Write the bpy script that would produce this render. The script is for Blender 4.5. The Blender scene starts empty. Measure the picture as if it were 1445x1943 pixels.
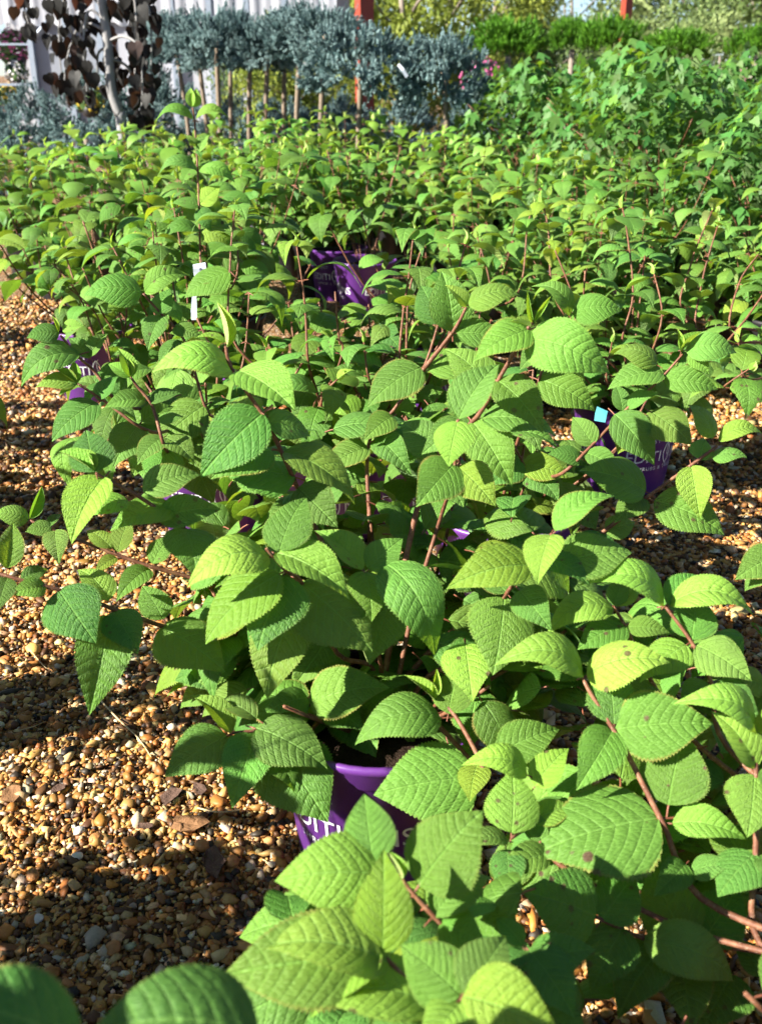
import bpy, math, random
import numpy as np
from mathutils import Vector, Matrix

random.seed(11); RNG = np.random.default_rng(11)
SC = bpy.context.scene
COL = SC.collection
R = math.radians

# ------------------------------------------------------------------ camera
CAM_H = 1.15; PITCH = R(23.75); FPX = 1889.0; CX, CY = 722.5, 971.5
cam_d = bpy.data.cameras.new('camera'); cam = bpy.data.objects.new('camera', cam_d); COL.objects.link(cam)
cam_d.sensor_fit = 'VERTICAL'; cam_d.sensor_height = 36.0; cam_d.lens = 35.0
cam_d.clip_start = 0.02; cam_d.clip_end = 900
cam.location = (0, 0, CAM_H); cam.rotation_euler = (math.pi/2 - PITCH, 0, 0)
cam_d.dof.use_dof = True; cam_d.dof.focus_distance = 1.85; cam_d.dof.aperture_fstop = 6.3
SC.camera = cam
# ------------------------------------------------------------------ world, sun, exposure
SUN_EL, SUN_AZ = R(32), R(-113)          # azimuth of the sun measured from +Y towards +X
w = bpy.data.worlds.new('World'); SC.world = w; w.use_nodes = True
nt = w.node_tree; nt.nodes.clear()
sky = nt.nodes.new('ShaderNodeTexSky'); sky.sky_type = 'NISHITA'; sky.sun_disc = False
sky.sun_elevation = SUN_EL; sky.sun_rotation = SUN_AZ; sky.air_density = 0.6; sky.dust_density = 0.3
bg = nt.nodes.new('ShaderNodeBackground'); bg.inputs['Strength'].default_value = 0.05
wo = nt.nodes.new('ShaderNodeOutputWorld')
nt.links.new(sky.outputs[0], bg.inputs[0]); nt.links.new(bg.outputs[0], wo.inputs[0])
sd = bpy.data.lights.new('sun', 'SUN'); sun = bpy.data.objects.new('sun', sd); COL.objects.link(sun)
sd.energy = 5.0; sd.angle = R(0.5); sd.color = (1.0, 0.93, 0.81)
SUNV = Vector((math.sin(SUN_AZ)*math.cos(SUN_EL), math.cos(SUN_AZ)*math.cos(SUN_EL), math.sin(SUN_EL)))
sun.rotation_euler = SUNV.to_track_quat('Z', 'Y').to_euler()
SC.view_settings.view_transform = 'Standard'; SC.view_settings.look = 'None'
SC.view_settings.exposure = 2.0; SC.view_settings.gamma = 1.0
SC.cycles.max_bounces = 4; SC.cycles.adaptive_threshold = .03; SC.cycles.transparent_max_bounces = 4
SC.cycles.use_denoising = True

# ------------------------------------------------------------------ pixel helpers
UPV = Vector((0, math.sin(PITCH), math.cos(PITCH))); FWD = Vector((0, math.cos(PITCH), -math.sin(PITCH))); RGT = Vector((1, 0, 0))
CAMP = Vector((0, 0, CAM_H))
def ray(px, py): return FWD + RGT*((px-CX)/FPX) + UPV*(-(py-CY)/FPX)
def pt(px, py, d): return CAMP + ray(px, py)*d                    # d = depth along the view axis
def at(px, py, Y): r = ray(px, py); return CAMP + r*(Y/r.y)        # point on the upright plane y = Y
def onz(px, py, z): r = ray(px, py); return CAMP + r*((z-CAM_H)/r.z)
def proj(p):
    v = Vector(p) - CAMP; d = v.dot(FWD)
    return (CX + FPX*v.x/d, CY - FPX*v.dot(UPV)/d, d)

# ------------------------------------------------------------------ object helpers
def mesh_from(name, V, F, mats=(), smooth=True, matidx=None):
    m = bpy.data.meshes.new(name)
    V = np.asarray(V, dtype=np.float32).reshape(-1, 3)
    if isinstance(F, np.ndarray):
        k = F.shape[1]; n = F.shape[0]
        m.vertices.add(len(V)); m.vertices.foreach_set('co', V.ravel())
        m.loops.add(n*k); m.loops.foreach_set('vertex_index', F.ravel().astype(np.int32))
        m.polygons.add(n); m.polygons.foreach_set('loop_start', np.arange(0, n*k, k, dtype=np.int32))
        m.update(calc_edges=True)
    else:
        m.from_pydata([tuple(map(float, v)) for v in V], [], F)
    for x in mats: m.materials.append(x)
    if smooth: m.polygons.foreach_set('use_smooth', np.ones(len(m.polygons), dtype=bool))
    if matidx is not None: m.polygons.foreach_set('material_index', np.asarray(matidx, dtype=np.int32))
    m.update()
    return m
def link(name, data, parent=None, M=None, loc=None):
    o = bpy.data.objects.new(name, data); COL.objects.link(o)
    if parent is not None: o.parent = parent
    if M is not None: o.matrix_basis = M
    if loc is not None: o.location = loc
    return o
def tag(o, label, cat, group=None, kind=None):
    if label: o['label'] = label
    if cat: o['category'] = cat
    if group: o['group'] = group
    if kind: o['kind'] = kind
    return o
def thing(name, label, cat, loc=(0,0,0), rz=0, group=None):
    o = link(name, None, loc=loc); o.rotation_euler = (0, 0, rz); o.empty_display_size = .05
    return tag(o, label, cat, group)
def copy_tree(o, parent=None):
    c = o.copy(); COL.objects.link(c)
    if parent is not None: c.parent = parent
    for ch in o.children: copy_tree(ch, c)
    return c
class MB:
    def __init__(s): s.V = []; s.F = []; s.I = []; s.mi = 0
    def add(s, V, F):
        n = len(s.V); s.V += [tuple(v) for v in V]; s.F += [tuple(i+n for i in f) for f in F]; s.I += [s.mi]*len(F)
    def box(s, lo, hi):
        x0,y0,z0 = lo; x1,y1,z1 = hi
        s.add([(x0,y0,z0),(x1,y0,z0),(x1,y1,z0),(x0,y1,z0),(x0,y0,z1),(x1,y0,z1),(x1,y1,z1),(x0,y1,z1)],
              [(0,3,2,1),(4,5,6,7),(0,1,5,4),(1,2,6,5),(2,3,7,6),(3,0,4,7)])
    def tube(s, P, rad, k=6, cap=True):
        P = [Vector(p) for p in P]; n = len(P)
        if not hasattr(rad, '__len__'): rad = [rad]*n
        V = []; prev = None
        for i in range(n):
            t = (P[min(i+1,n-1)] - P[max(i-1,0)]).normalized()
            if prev is None:
                a = Vector((0,0,1)) if abs(t.z) < .9 else Vector((1,0,0)); u = t.cross(a).normalized()
            else: u = (prev - t*prev.dot(t)).normalized()
            prev = u; v = t.cross(u)
            for j in range(k):
                a = 2*math.pi*j/k; V.append(P[i] + (u*math.cos(a)+v*math.sin(a))*rad[i])
        F = [(i*k+j, i*k+(j+1)%k, (i+1)*k+(j+1)%k, (i+1)*k+j) for i in range(n-1) for j in range(k)]
        if cap: F += [tuple(range(k-1,-1,-1)), tuple((n-1)*k+j for j in range(k))]
        s.add(V, F)
    def lathe(s, prof, k=32, c=(0,0,0)):
        V = [(c[0]+r*math.cos(2*math.pi*j/k), c[1]+r*math.sin(2*math.pi*j/k), c[2]+z) for r, z in prof for j in range(k)]
        F = [(i*k+j, i*k+(j+1)%k, (i+1)*k+(j+1)%k, (i+1)*k+j) for i in range(len(prof)-1) for j in range(k)]
        s.add(V, F)
    def build(s, name, mats, parent=None, smooth=True, M=None, loc=None):
        if not isinstance(mats, (list, tuple)): mats = [mats]
        m = mesh_from(name, s.V, s.F, mats, smooth, s.I)
        return link(name, m, parent, M, loc)
def smooth_path(P, n=6):
    P = [Vector(p) for p in P]
    if len(P) < 3: return [P[0].lerp(P[1], k/n) for k in range(n+1)]
    out = []
    for i in range(len(P)-1):
        p0 = P[max(i-1,0)]; p1 = P[i]; p2 = P[i+1]; p3 = P[min(i+2,len(P)-1)]
        for k in range(n):
            t = k/n
            out.append(0.5*((2*p1)+(p2-p0)*t+(2*p0-5*p1+4*p2-p3)*t*t+(3*p1-p0-3*p2+p3)*t**3))
    out.append(P[-1]); return out

# ------------------------------------------------------------------ materials
class NT:
    def __init__(s, name):
        s.m = bpy.data.materials.new(name); s.m.use_nodes = True; s.t = s.m.node_tree; s.t.nodes.clear()
        s.out = s.t.nodes.new('ShaderNodeOutputMaterial')
    def n(s, typ, ins=None, **kw):
        x = s.t.nodes.new(typ)
        for k, v in kw.items(): setattr(x, k, v)
        for k, v in (ins or {}).items():
            if isinstance(v, bpy.types.NodeSocket): s.t.links.new(v, x.inputs[k])
            else: x.inputs[k].default_value = v
        return x
    def math(s, op, a, b=0.0, c=0.0): return s.n('ShaderNodeMath', {0: a, 1: b, 2: c}, operation=op).outputs[0]
    def mix(s, f, a, b, mode='MIX'):
        x = s.t.nodes.new('ShaderNodeMix'); x.data_type = 'RGBA'; x.blend_type = mode; x.clamp_factor = True
        for k, v in ((0, f), (6, a), (7, b)):
            if isinstance(v, bpy.types.NodeSocket): s.t.links.new(v, x.inputs[k])
            else: x.inputs[k].default_value = v if k == 0 or len(v) == 4 else (*v, 1)
        return x.outputs[2]
    def ramp(s, f, stops, interp='LINEAR'):
        x = s.n('ShaderNodeValToRGB', {0: f}); r = x.color_ramp; r.interpolation = interp
        while len(r.elements) > 1: r.elements.remove(r.elements[-1])
        for i, (p, c) in enumerate(stops):
            e = r.elements[0] if i == 0 else r.elements.new(p)
            e.position = p; e.color = (*c, 1) if len(c) == 3 else c
        return x.outputs[0]
    def noise(s, vec, scale, detail=2, rough=.5): return s.n('ShaderNodeTexNoise', {'Vector': vec, 'Scale': scale, 'Detail': detail, 'Roughness': rough}).outputs[0]
    def step(s, v, lo, hi): return s.n('ShaderNodeMapRange', {0: v, 1: lo, 2: hi, 3: 0.0, 4: 1.0}).outputs[0]
    def end(s, shader): s.t.links.new(shader, s.out.inputs[0]); return s.m
def plain(name, col, rough=.6, var=.15, scale=30, spec=.4, bump=.1, metallic=0):
    N = NT(name); tc = N.n('ShaderNodeTexCoord').outputs['Object']
    f = N.noise(tc, scale, 4, .6)
    c = N.mix(f, tuple(x*(1-var) for x in col), tuple(min(1, x*(1+var)) for x in col))
    b = N.n('ShaderNodeBump', {'Strength': bump, 'Distance': .01, 'Height': f}).outputs[0]
    p = N.n('ShaderNodeBsdfPrincipled', {'Base Color': c, 'Roughness': rough, 'Normal': b, 'Specular IOR Level': spec, 'Metallic': metallic})
    return N.end(p.outputs[0])

def leaf_material(name, top, under, trans, veins=True, spots=True, nveins=9, rough=.52, tfac=.22, spec=.16):
    N = NT(name)
    info = N.n('ShaderNodeObjectInfo'); rnd = info.outputs['Random']
    tc = N.n('ShaderNodeTexCoord'); uv = N.n('ShaderNodeSeparateXYZ', {0: tc.outputs['UV']})
    u = uv.outputs[0]; y = N.math('ABSOLUTE', N.math('SUBTRACT', uv.outputs[1], .5))
    off = N.n('ShaderNodeCombineXYZ', {0: N.math('MULTIPLY', rnd, 37.0), 1: N.math('MULTIPLY', rnd, 91.0), 2: 0.0}).outputs[0]
    pos = N.n('ShaderNodeVectorMath', {0: tc.outputs['UV'], 1: off}, operation='ADD').outputs[0]
    mott = N.noise(pos, 5.0, 3, .6)
    base = N.mix(N.math('MULTIPLY', mott, .8), tuple(x*.72 for x in top), tuple(x*1.25 for x in top))
    hue = N.n('ShaderNodeHueSaturation', {'Hue': N.math('MULTIPLY_ADD', rnd, .035, .483), 'Saturation': 1.0,
              'Value': N.math('MULTIPLY_ADD', N.math('FRACT', N.math('MULTIPLY', rnd, 7.31)), .45, .78), 'Color': base}).outputs[0]
    base = N.mix(1.0, hue, info.outputs['Color'], 'MULTIPLY')
    und = N.mix(1.0, (*under, 1), info.outputs['Color'], 'MULTIPLY')
    normal = None
    if veins:
        ph = N.math('MULTIPLY', N.math('SUBTRACT', u, N.math('MULTIPLY', y, N.math('MULTIPLY_ADD', y, 1.0, .48))), float(nveins))
        ph = N.math('ADD', ph, N.math('MULTIPLY_ADD', N.noise(pos, 4.0, 2),   .3, -.15))
        fr = N.math('FRACT', ph); dist = N.math('MULTIPLY', N.math('ABSOLUTE', N.math('SUBTRACT', fr, .5)), 2.0)   # 1 at vein
        vein = N.step(dist, .86, .99); mid = N.step(y, .016, .004)
        vm = N.math('MAXIMUM', vein, mid)
        base = N.mix(N.math('MULTIPLY', vm, .36), base, tuple(min(1, x*1.75+.02) for x in top))
        # fine wrinkles across each panel between two veins
        fine = N.n('ShaderNodeCombineXYZ', {0: N.math('MULTIPLY', u, 14.0), 1: N.math('MULTIPLY', y, 46.0), 2: N.math('MULTIPLY', rnd, 50.0)}).outputs[0]
        wr = N.n('ShaderNodeTexVoronoi', {'Vector': fine, 'Scale': 1.6}, feature='F1').outputs['Distance']
        hgt = N.math('SUBTRACT', N.math('MULTIPLY', N.math('SUBTRACT', 1.0, N.math('POWER', dist, 4.0)), .6), N.math('MULTIPLY', wr, .85))
        hgt = N.math('SUBTRACT', hgt, N.math('MULTIPLY', mid, .8))
        base = N.mix(N.math('MULTIPLY', N.step(wr, .45, .8), .16), base, tuple(x*1.5 for x in top))
        normal = N.n('ShaderNodeBump', {'Strength': .7, 'Distance': .0024, 'Height': hgt}).outputs[0]
        edge = N.n('ShaderNodeAttribute', attribute_name='rim').outputs['Fac']
        base = N.mix(N.math('MULTIPLY', N.step(N.math('ADD', edge, N.math('MULTIPLY_ADD', mott, .16, -.08)), .90, 1.0), N.math('MULTIPLY_ADD', N.step(N.math('FRACT', N.math('MULTIPLY', rnd, 5.3)), .80, .84), .55, .14)), base, (.24, .17, .05))
    if spots:
        vo = N.n('ShaderNodeTexVoronoi', {'Vector': pos, 'Scale': 6.5}, feature='F1')
        sz = N.n('ShaderNodeSeparateXYZ', {0: vo.outputs['Color']}).outputs[0]
        thr = N.math('MULTIPLY', N.step(sz, .42, .95), .34)
        nz = N.math('MULTIPLY_ADD', N.noise(pos, 45.0, 2), .16, -.08)
        d2 = N.math('ADD', vo.outputs['Distance'], nz)
        sp = N.n('ShaderNodeMapRange', {0: N.math('SUBTRACT', thr, d2), 1: 0.0, 2: .10, 3: 0.0, 4: 1.0}).outputs[0]
        sp = N.math('MULTIPLY', sp, N.math('MAXIMUM', N.step(N.math('FRACT', N.math('MULTIPLY', rnd, 3.77)), .74, .76), N.step(info.outputs['Alpha'], .6, .4)))
        base = N.mix(N.math('MULTIPLY', sp, .85), base, (.075, .022, .03))
    geo = N.n('ShaderNodeNewGeometry')
    col = N.mix(geo.outputs['Backfacing'], base, und)
    ins = {'Base Color': col, 'Roughness': rough, 'Specular IOR Level': spec}
    if normal is not None: ins['Normal'] = normal
    p = N.n('ShaderNodeBsdfPrincipled', ins)
    tcol = N.mix(1.0, (*trans, 1), info.outputs['Color'], 'MULTIPLY')
    if veins: tcol = N.mix(N.math('MULTIPLY', vm, .35), tcol, tuple(x*.6 for x in trans))
    tins = {'Color': tcol}
    if normal is not None: tins['Normal'] = normal
    tr = N.n('ShaderNodeBsdfTranslucent', tins)
    mx = N.n('ShaderNodeMixShader', {0: tfac, 1: p.outputs[0], 2: tr.outputs[0]})
    return N.end(mx.outputs[0])

M_LEAF = leaf_material('viburnum_leaf', (.098, .205, .034), (.18, .28, .10), (.32, .54, .03))
M_LEAF_FAR = leaf_material('viburnum_leaf_far', (.100, .208, .035), (.20, .30, .115), (.30, .50, .04), veins=False, spots=False)
M_LOBED = leaf_material('lobed_leaf', (.055, .150, .030), (.11, .18, .07), (.18, .36, .025), veins=False, spots=False, rough=.55, spec=.3, tfac=.28)
M_REDBUD = leaf_material('dark_purple_leaf', (.012, .014, .014), (.022, .024, .022), (.05, .025, .012), veins=False, spots=False, rough=.55, spec=.15, tfac=.18)
M_PETIOLE = plain('petiole', (.17, .060, .032), .5, .25, 80)
def stem_material():
    N = NT('viburnum_stem'); tc = N.n('ShaderNodeTexCoord').outputs['Object']
    f = N.noise(tc, 60, 4, .65); g = N.noise(tc, 400, 2)
    c = N.ramp(f, [(.3, (.07, .028, .016)), (.5, (.13, .050, .026)), (.68, (.21, .105, .055))])
    c = N.mix(N.step(g, .62, .7), c, (.26, .18, .12))
    b = N.n('ShaderNodeBump', {'Strength': .4, 'Distance': .001, 'Height': g}).outputs[0]
    return N.end(N.n('ShaderNodeBsdfPrincipled', {'Base Color': c, 'Roughness': .6, 'Normal': b, 'Specular IOR Level': .3}).outputs[0])
M_STEM = stem_material()
def pot_material():
    N = NT('purple_pot'); tc = N.n('ShaderNodeTexCoord').outputs['Object']
    f = N.noise(tc, 14, 5, .65); g = N.noise(tc, 160, 3, .7)
    c = N.mix(f, (.075, .018, .150), (.115, .032, .215))
    z = N.n('ShaderNodeSeparateXYZ', {0: tc}).outputs[2]
    dust = N.math('MULTIPLY', N.step(g, .52, .72), N.math('MULTIPLY_ADD', N.step(z, .12, .0), .35, .10))
    c = N.mix(dust, c, (.20, .15, .12))
    b = N.n('ShaderNodeBump', {'Strength': .08, 'Distance': .004, 'Height': f}).outputs[0]
    return N.end(N.n('ShaderNodeBsdfPrincipled', {'Base Color': c, 'Roughness': .36, 'Normal': b, 'Specular IOR Level': .5}).outputs[0])
M_POT = pot_material()
M_PRINT = plain('print_white', (.62, .64, .68), .5, .08, 60)
M_SOIL = plain('potting_soil', (.028, .018, .012), .95, .7, 140, .1, 1.0)
M_BLACKPOT = plain('black_pot', (.018, .018, .020), .45, .2, 30)

def ground_material():
    N = NT('gravel_ground'); tc = N.n('ShaderNodeTexCoord').outputs['Object']
    v = N.n('ShaderNodeTexVoronoi', {'Vector': tc, 'Scale': 85.0}, feature='F1')
    cc = N.n('ShaderNodeSeparateXYZ', {0: v.outputs['Color']})
    c = N.ramp(cc.outputs[0], [(0, (.03, .016, .008)), (.25, (.10, .045, .014)), (.5, (.19, .088, .028)), (.75, (.26, .15, .065)), (.92, (.34, .27, .18)), (1, (.32, .30, .27))])
    big = N.noise(tc, 3.0, 4, .6)
    c = N.mix(N.step(big, .45, .7), c, N.mix(.5, c, (.16, .075, .03)))
    h = N.math('SUBTRACT', 1.0, v.outputs['Distance'])
    b = N.n('ShaderNodeBump', {'Strength': 1.0, 'Distance': .008, 'Height': h}).outputs[0]
    return N.end(N.n('ShaderNodeBsdfPrincipled', {'Base Color': c, 'Roughness': .75, 'Normal': b, 'Specular IOR Level': .25}).outputs[0])
def pebble_material():
    N = NT('pebble'); a = N.n('ShaderNodeAttribute', attribute_name='tone').outputs['Color']
    tc = N.n('ShaderNodeTexCoord').outputs['Object']; f = N.noise(tc, 330, 3, .6)
    c = N.mix(N.math('MULTIPLY', f, .6), N.mix(1.0, a, (.62, .55, .5), 'MULTIPLY'), N.mix(1.0, a, (1.3, 1.3, 1.3), 'MULTIPLY'))
    b = N.n('ShaderNodeBump', {'Strength': .35, 'Distance': .0012, 'Height': f}).outputs[0]
    return N.end(N.n('ShaderNodeBsdfPrincipled', {'Base Color': c, 'Roughness': .55, 'Normal': b, 'Specular IOR Level': .35}).outputs[0])
M_GROUND = ground_material(); M_PEBBLE = pebble_material()
# ------------------------------------------------------------------ ground and gravel
g = mesh_from('ground', [(-300,-60,0),(300,-60,0),(300,600,0),(-300,600,0)], [(0,1,2,3)], [M_GROUND], False)
tag(link('ground', g), None, None, kind='structure')

_t = (1+5**.5)/2
ICO_V = np.array([(-1,_t,0),(1,_t,0),(-1,-_t,0),(1,-_t,0),(0,-1,_t),(0,1,_t),(0,-1,-_t),(0,1,-_t),(_t,0,-1),(_t,0,1),(-_t,0,-1),(-_t,0,1)], float)
ICO_V /= np.linalg.norm(ICO_V[0])
ICO_F = np.array([(0,11,5),(0,5,1),(0,1,7),(0,7,10),(0,10,11),(1,5,9),(5,11,4),(11,10,2),(10,7,6),(7,1,8),(3,9,4),(3,4,2),(3,2,6),(3,6,8),(3,8,9),(4,9,5),(2,4,11),(6,2,10),(8,6,7),(9,8,1)])
TONES = 1.0*np.array([(.36,.175,.045),(.42,.25,.085),(.52,.40,.23),(.50,.47,.42),(.10,.050,.020),(.03,.024,.02),(.27,.115,.035),(.46,.31,.13)])
TONEP = np.array([.18,.18,.15,.08,.19,.08,.08,.06])
def pebbles(regions):
    P = []; S = []
    for (x0,x1,y0,y1,dens,size) in regions:
        n = int((x1-x0)*(y1-y0)*dens)
        P.append(np.stack([RNG.uniform(x0,x1,n), RNG.uniform(y0,y1,n), RNG.uniform(0,.006,n)], 1))
        S.append(size*np.exp(RNG.normal(0,.42,n)))
    P = np.concatenate(P); S = np.concatenate(S); n = len(P)
    S = np.minimum(S, .013)
    ax = np.exp(RNG.normal(0,.36,(n,3))); ax[:,2] *= .66
    V = ICO_V[None] * RNG.uniform(.55,1.3,(n,12,1)) * ax[:,None,:] * S[:,None,None]
    a = RNG.uniform(0,6.283,n); b = RNG.normal(0,.35,n)
    ca,sa,cb,sb = np.cos(a),np.sin(a),np.cos(b),np.sin(b)
    x,y,z = V[...,0],V[...,1],V[...,2]
    y2 = y*cb[:,None]-z*sb[:,None]; z2 = y*sb[:,None]+z*cb[:,None]
    V = np.stack([x*ca[:,None]-y2*sa[:,None], x*sa[:,None]+y2*ca[:,None], z2], 2)
    P[:,2] += S*.35
    V += P[:,None,:]
    F = (ICO_F[None] + (np.arange(n)*12)[:,None,None]).reshape(-1,3)
    m = mesh_from('gravel', V.reshape(-1,3), F, [M_PEBBLE], False)
    t = np.array((1.0,.93,.78))*TONES[RNG.choice(len(TONES), n, p=TONEP)] * np.exp(RNG.normal(0,.22,(n,1))) * np.exp(RNG.normal(0,.06,(n,3)))
    col = np.concatenate([np.repeat(t,12,0), np.ones((n*12,1))],1).astype(np.float32)
    at_ = m.color_attributes.new('tone','FLOAT_COLOR','POINT'); at_.data.foreach_set('color', col.ravel())
    return m
gm = pebbles([(-.85,.06,.70,1.75,33000,.0043),(-1.15,-.1,1.75,2.6,19000,.0048),(-1.9,-.3,2.6,4.2,8500,.0062),
              (.06,.75,.70,1.45,14000,.0048),(.28,1.3,1.45,2.6,18000,.0049),(.5,1.9,2.6,4.0,5500,.0075),(-2.4,-1.0,4.2,5.6,2600,.010),
              (-.5,.5,2.6,4.4,2500,.0075)])
tag(link('gravel', gm), 'loose orange and tan pea gravel covering the nursery floor', 'gravel', kind='stuff')

# ------------------------------------------------------------------ leaf meshes
PROF = np.array([(0,0),(.015,.075),(.05,.165),(.12,.262),(.22,.325),(.33,.345),(.45,.332),(.58,.285),(.70,.215),(.80,.145),(.88,.086),(.94,.045),(.98,.014),(1,0)])
def leaf_mesh(name, nu, nv, arch, fold, cup, droop, twist=0., wide=1.0, corr=.0075, teeth=.035, seed=0, mat=None, petiole=.14, lobes=None, wave=.012):
    r = np.random.default_rng(seed)
    u = np.linspace(0,1,nu+1); hw = np.interp(u, PROF[:,0], PROF[:,1])*wide
    a1, a2, p1, p2 = r.uniform(.6,1.2), r.uniform(.6,1.2), r.uniform(0,6), r.uniform(0,6)
    vs = np.linspace(-1,1,2*nv+1)
    V = []; UV = []; RIM = []
    for i in range(nu+1):
        for v in vs:
            w_ = hw[i]
            if teeth and abs(v) == 1: w_ *= 1 + (teeth if i%2 else -teeth)
            y = v*w_; ay = abs(y)
            z = arch*4*u[i]*(1-u[i])*(1-.25*(u[i]-.5)) - droop*max(0,u[i]-.62)**2
            yy = y*math.cos(math.atan(fold)) if fold else y
            z += fold*ay - cup*ay*ay/.34
            ph = (u[i]-(.48+ay)*ay)*9
            z += corr*abs(math.sin(math.pi*ph))*(1-.35*abs(v))*min(1,ay/.05) if corr else 0
            side = 1 if v > 0 else -1
            z += wave*math.sin(u[i]*9*(a1 if side>0 else a2)+(p1 if side>0 else p2))*abs(v)**2
            x = u[i]
            tw = twist*u[i]; yy, z = yy*math.cos(tw)-z*math.sin(tw)*.6, yy*math.sin(tw)+z*math.cos(tw)
            if twist: z -= 0
            V.append((x,yy,z)); UV.append((u[i], .5+y)); RIM.append(abs(v))
    k = 2*nv+1
    F = []
    for i in range(nu):
        for j in range(2*nv): F.append((i*k+j, (i+1)*k+j, (i+1)*k+j+1, i*k+j+1))
    I = [0]*len(F)
    if petiole:
        b = len(V); P = [Vector((.03,0,-.004)), Vector((-.05,0,-.02)), Vector((-petiole,0,-.055))]; kk = 4
        for q,p in enumerate(P):
            rr = .013
            for j in range(kk):
                a = 2*math.pi*j/kk; V.append((p.x, p.y+rr*math.cos(a), p.z+rr*math.sin(a))); UV.append((0,.5)); RIM.append(0)
        for q in range(2):
            for j in range(kk): F.append((b+q*kk+j, b+q*kk+(j+1)%kk, b+(q+1)*kk+(j+1)%kk, b+(q+1)*kk+j)); I.append(1)
    m = mesh_from(name, V, F, [mat, M_PETIOLE], True, I)
    uvl = m.uv_layers.new(name='UVMap')
    li = np.empty(len(m.loops), dtype=np.int32); m.loops.foreach_get('vertex_index', li)
    uvl.data.foreach_set('uv', np.array(UV, dtype=np.float32)[li].ravel())
    ra = m.attributes.new('rim','FLOAT','POINT'); ra.data.foreach_set('value', np.array(RIM, dtype=np.float32))
    return m
# kinds: f flat, a arched, v folded up, d drooping dome, t twisted, b bud, w broad
KINDS = {'f': dict(arch=.12,fold=.24,cup=.16,droop=.3), 'a': dict(arch=.24,fold=.22,cup=.30,droop=.4),
         'v': dict(arch=.10,fold=.42,cup=.10,droop=.25), 'd': dict(arch=.27,fold=.08,cup=.42,droop=.5),
         't': dict(arch=.10,fold=.18,cup=.12,droop=.3,twist=.55), 'b': dict(arch=.05,fold=1.5,cup=.0,droop=.1,wide=.75),
         'w': dict(arch=.09,fold=.24,cup=.24,droop=.3,wide=1.16)}
HERO = {k: [leaf_mesh('leaf_'+k, 56, 5, seed=i*7+ord(k), mat=M_LEAF, **dict(KINDS[k], wide=KINDS[k].get('wide',1)*(1,.86,1.10)[i], fold=KINDS[k]['fold']+(0,.12,-.08)[i], arch=KINDS[k]['arch']*(1,1.3,.7)[i])) for i in range(3)] for k in KINDS}
MID = {k: [leaf_mesh('leaf_'+k, 22, 3, seed=i*5+ord(k), mat=M_LEAF, corr=.008, **dict(KINDS[k], wide=KINDS[k].get('wide',1)*(1,.9)[i])) for i in range(2)] for k in KINDS}
FAR = {k: [leaf_mesh('leaf_'+k, 8, 2, seed=i*5+ord(k), mat=M_LEAF_FAR, corr=0, teeth=0, petiole=.12, **dict(KINDS[k], wide=KINDS[k].get('wide',1)*(1,.9)[i])) for i in range(2)] for k in KINDS}
LODS = (HERO, MID, FAR)

def basis(B, T, nrm, roll=0.0, width=1.0):
    x = (T-B); L = x.length; x = x/L
    n = nrm - x*nrm.dot(x)
    if n.length < 1e-3: n = Vector((0,-1,.3)); n = n - x*n.dot(x)
    n.normalize()
    if roll: n = Matrix.Rotation(roll, 3, x) @ n
    y = n.cross(x)
    M = Matrix((( x.x*L, y.x*L*width, n.x*L, B.x),( x.y*L, y.y*L*width, n.y*L, B.y),( x.z*L, y.z*L*width, n.z*L, B.z),(0,0,0,1)))
    return M
def put_leaf(plant, B, T, nrm, kind='f', lod=0, roll=0.0, width=1.0, tint=(1,1,1), origin=Vector((0,0,0))):
    ms = LODS[lod][kind]; m = ms[random.randrange(len(ms))]
    M = basis(Vector(B)-origin, Vector(T)-origin, nrm, roll, width)
    o = bpy.data.objects.new('leaf', m); COL.objects.link(o); o.parent = plant
    o.matrix_basis = M; o.color = (tint[0], tint[1], tint[2], 0 if tint == OLD else 1)
    return o
YOUNG = (2.1, 1.75, 1.6); OLD = (.82, .9, .9); NORM = (1, 1, 1)
def rtint(v=.1):
    q = random.random()
    if q < .07: return (1.5, 1.2, .85)
    if q < .17: return (.66, .84, .95)
    a = 1+random.uniform(-v*2, v*1.5); return (a*random.uniform(.82,1.15), a, a*random.uniform(.85,1.2))

# ------------------------------------------------------------------ pots
def text_mesh(body, size, spacing=1.0):
    c = bpy.data.curves.new('txt', 'FONT'); c.body = body; c.size = size; c.align_x = 'CENTER'; c.space_character = spacing
    c.resolution_u = 3; c.offset = 0
    o = bpy.data.objects.new('txt', c); COL.objects.link(o)
    dg = bpy.context.evaluated_depsgraph_get(); m = bpy.data.meshes.new_from_object(o.evaluated_get(dg))
    V = [v.co.copy() for v in m.vertices]; F = [tuple(p.vertices) for p in m.polygons]
    bpy.data.objects.remove(o); bpy.data.meshes.remove(m); bpy.data.curves.remove(c)
    return V, F
PR_T, PR_B, PH = .158, .128, .275
def pot_r(z): return PR_B + (PR_T-PR_B)*z/PH
def wrap(V, zc, ang0):
    out = []
    for v in V:
        z = zc+v.y; r = pot_r(z)+.0012; a = ang0 + v.x/r
        out.append((r*math.cos(a), r*math.sin(a), z))
    return out
_T1 = text_mesh('FIRST', .022, 1.3); _T2a = text_mesh('EDITI', .050, 1.0); _T2b = text_mesh('NS', .050, 1.0); _T3 = text_mesh('SHRUBS & TREES', .0165, 1.25)
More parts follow.
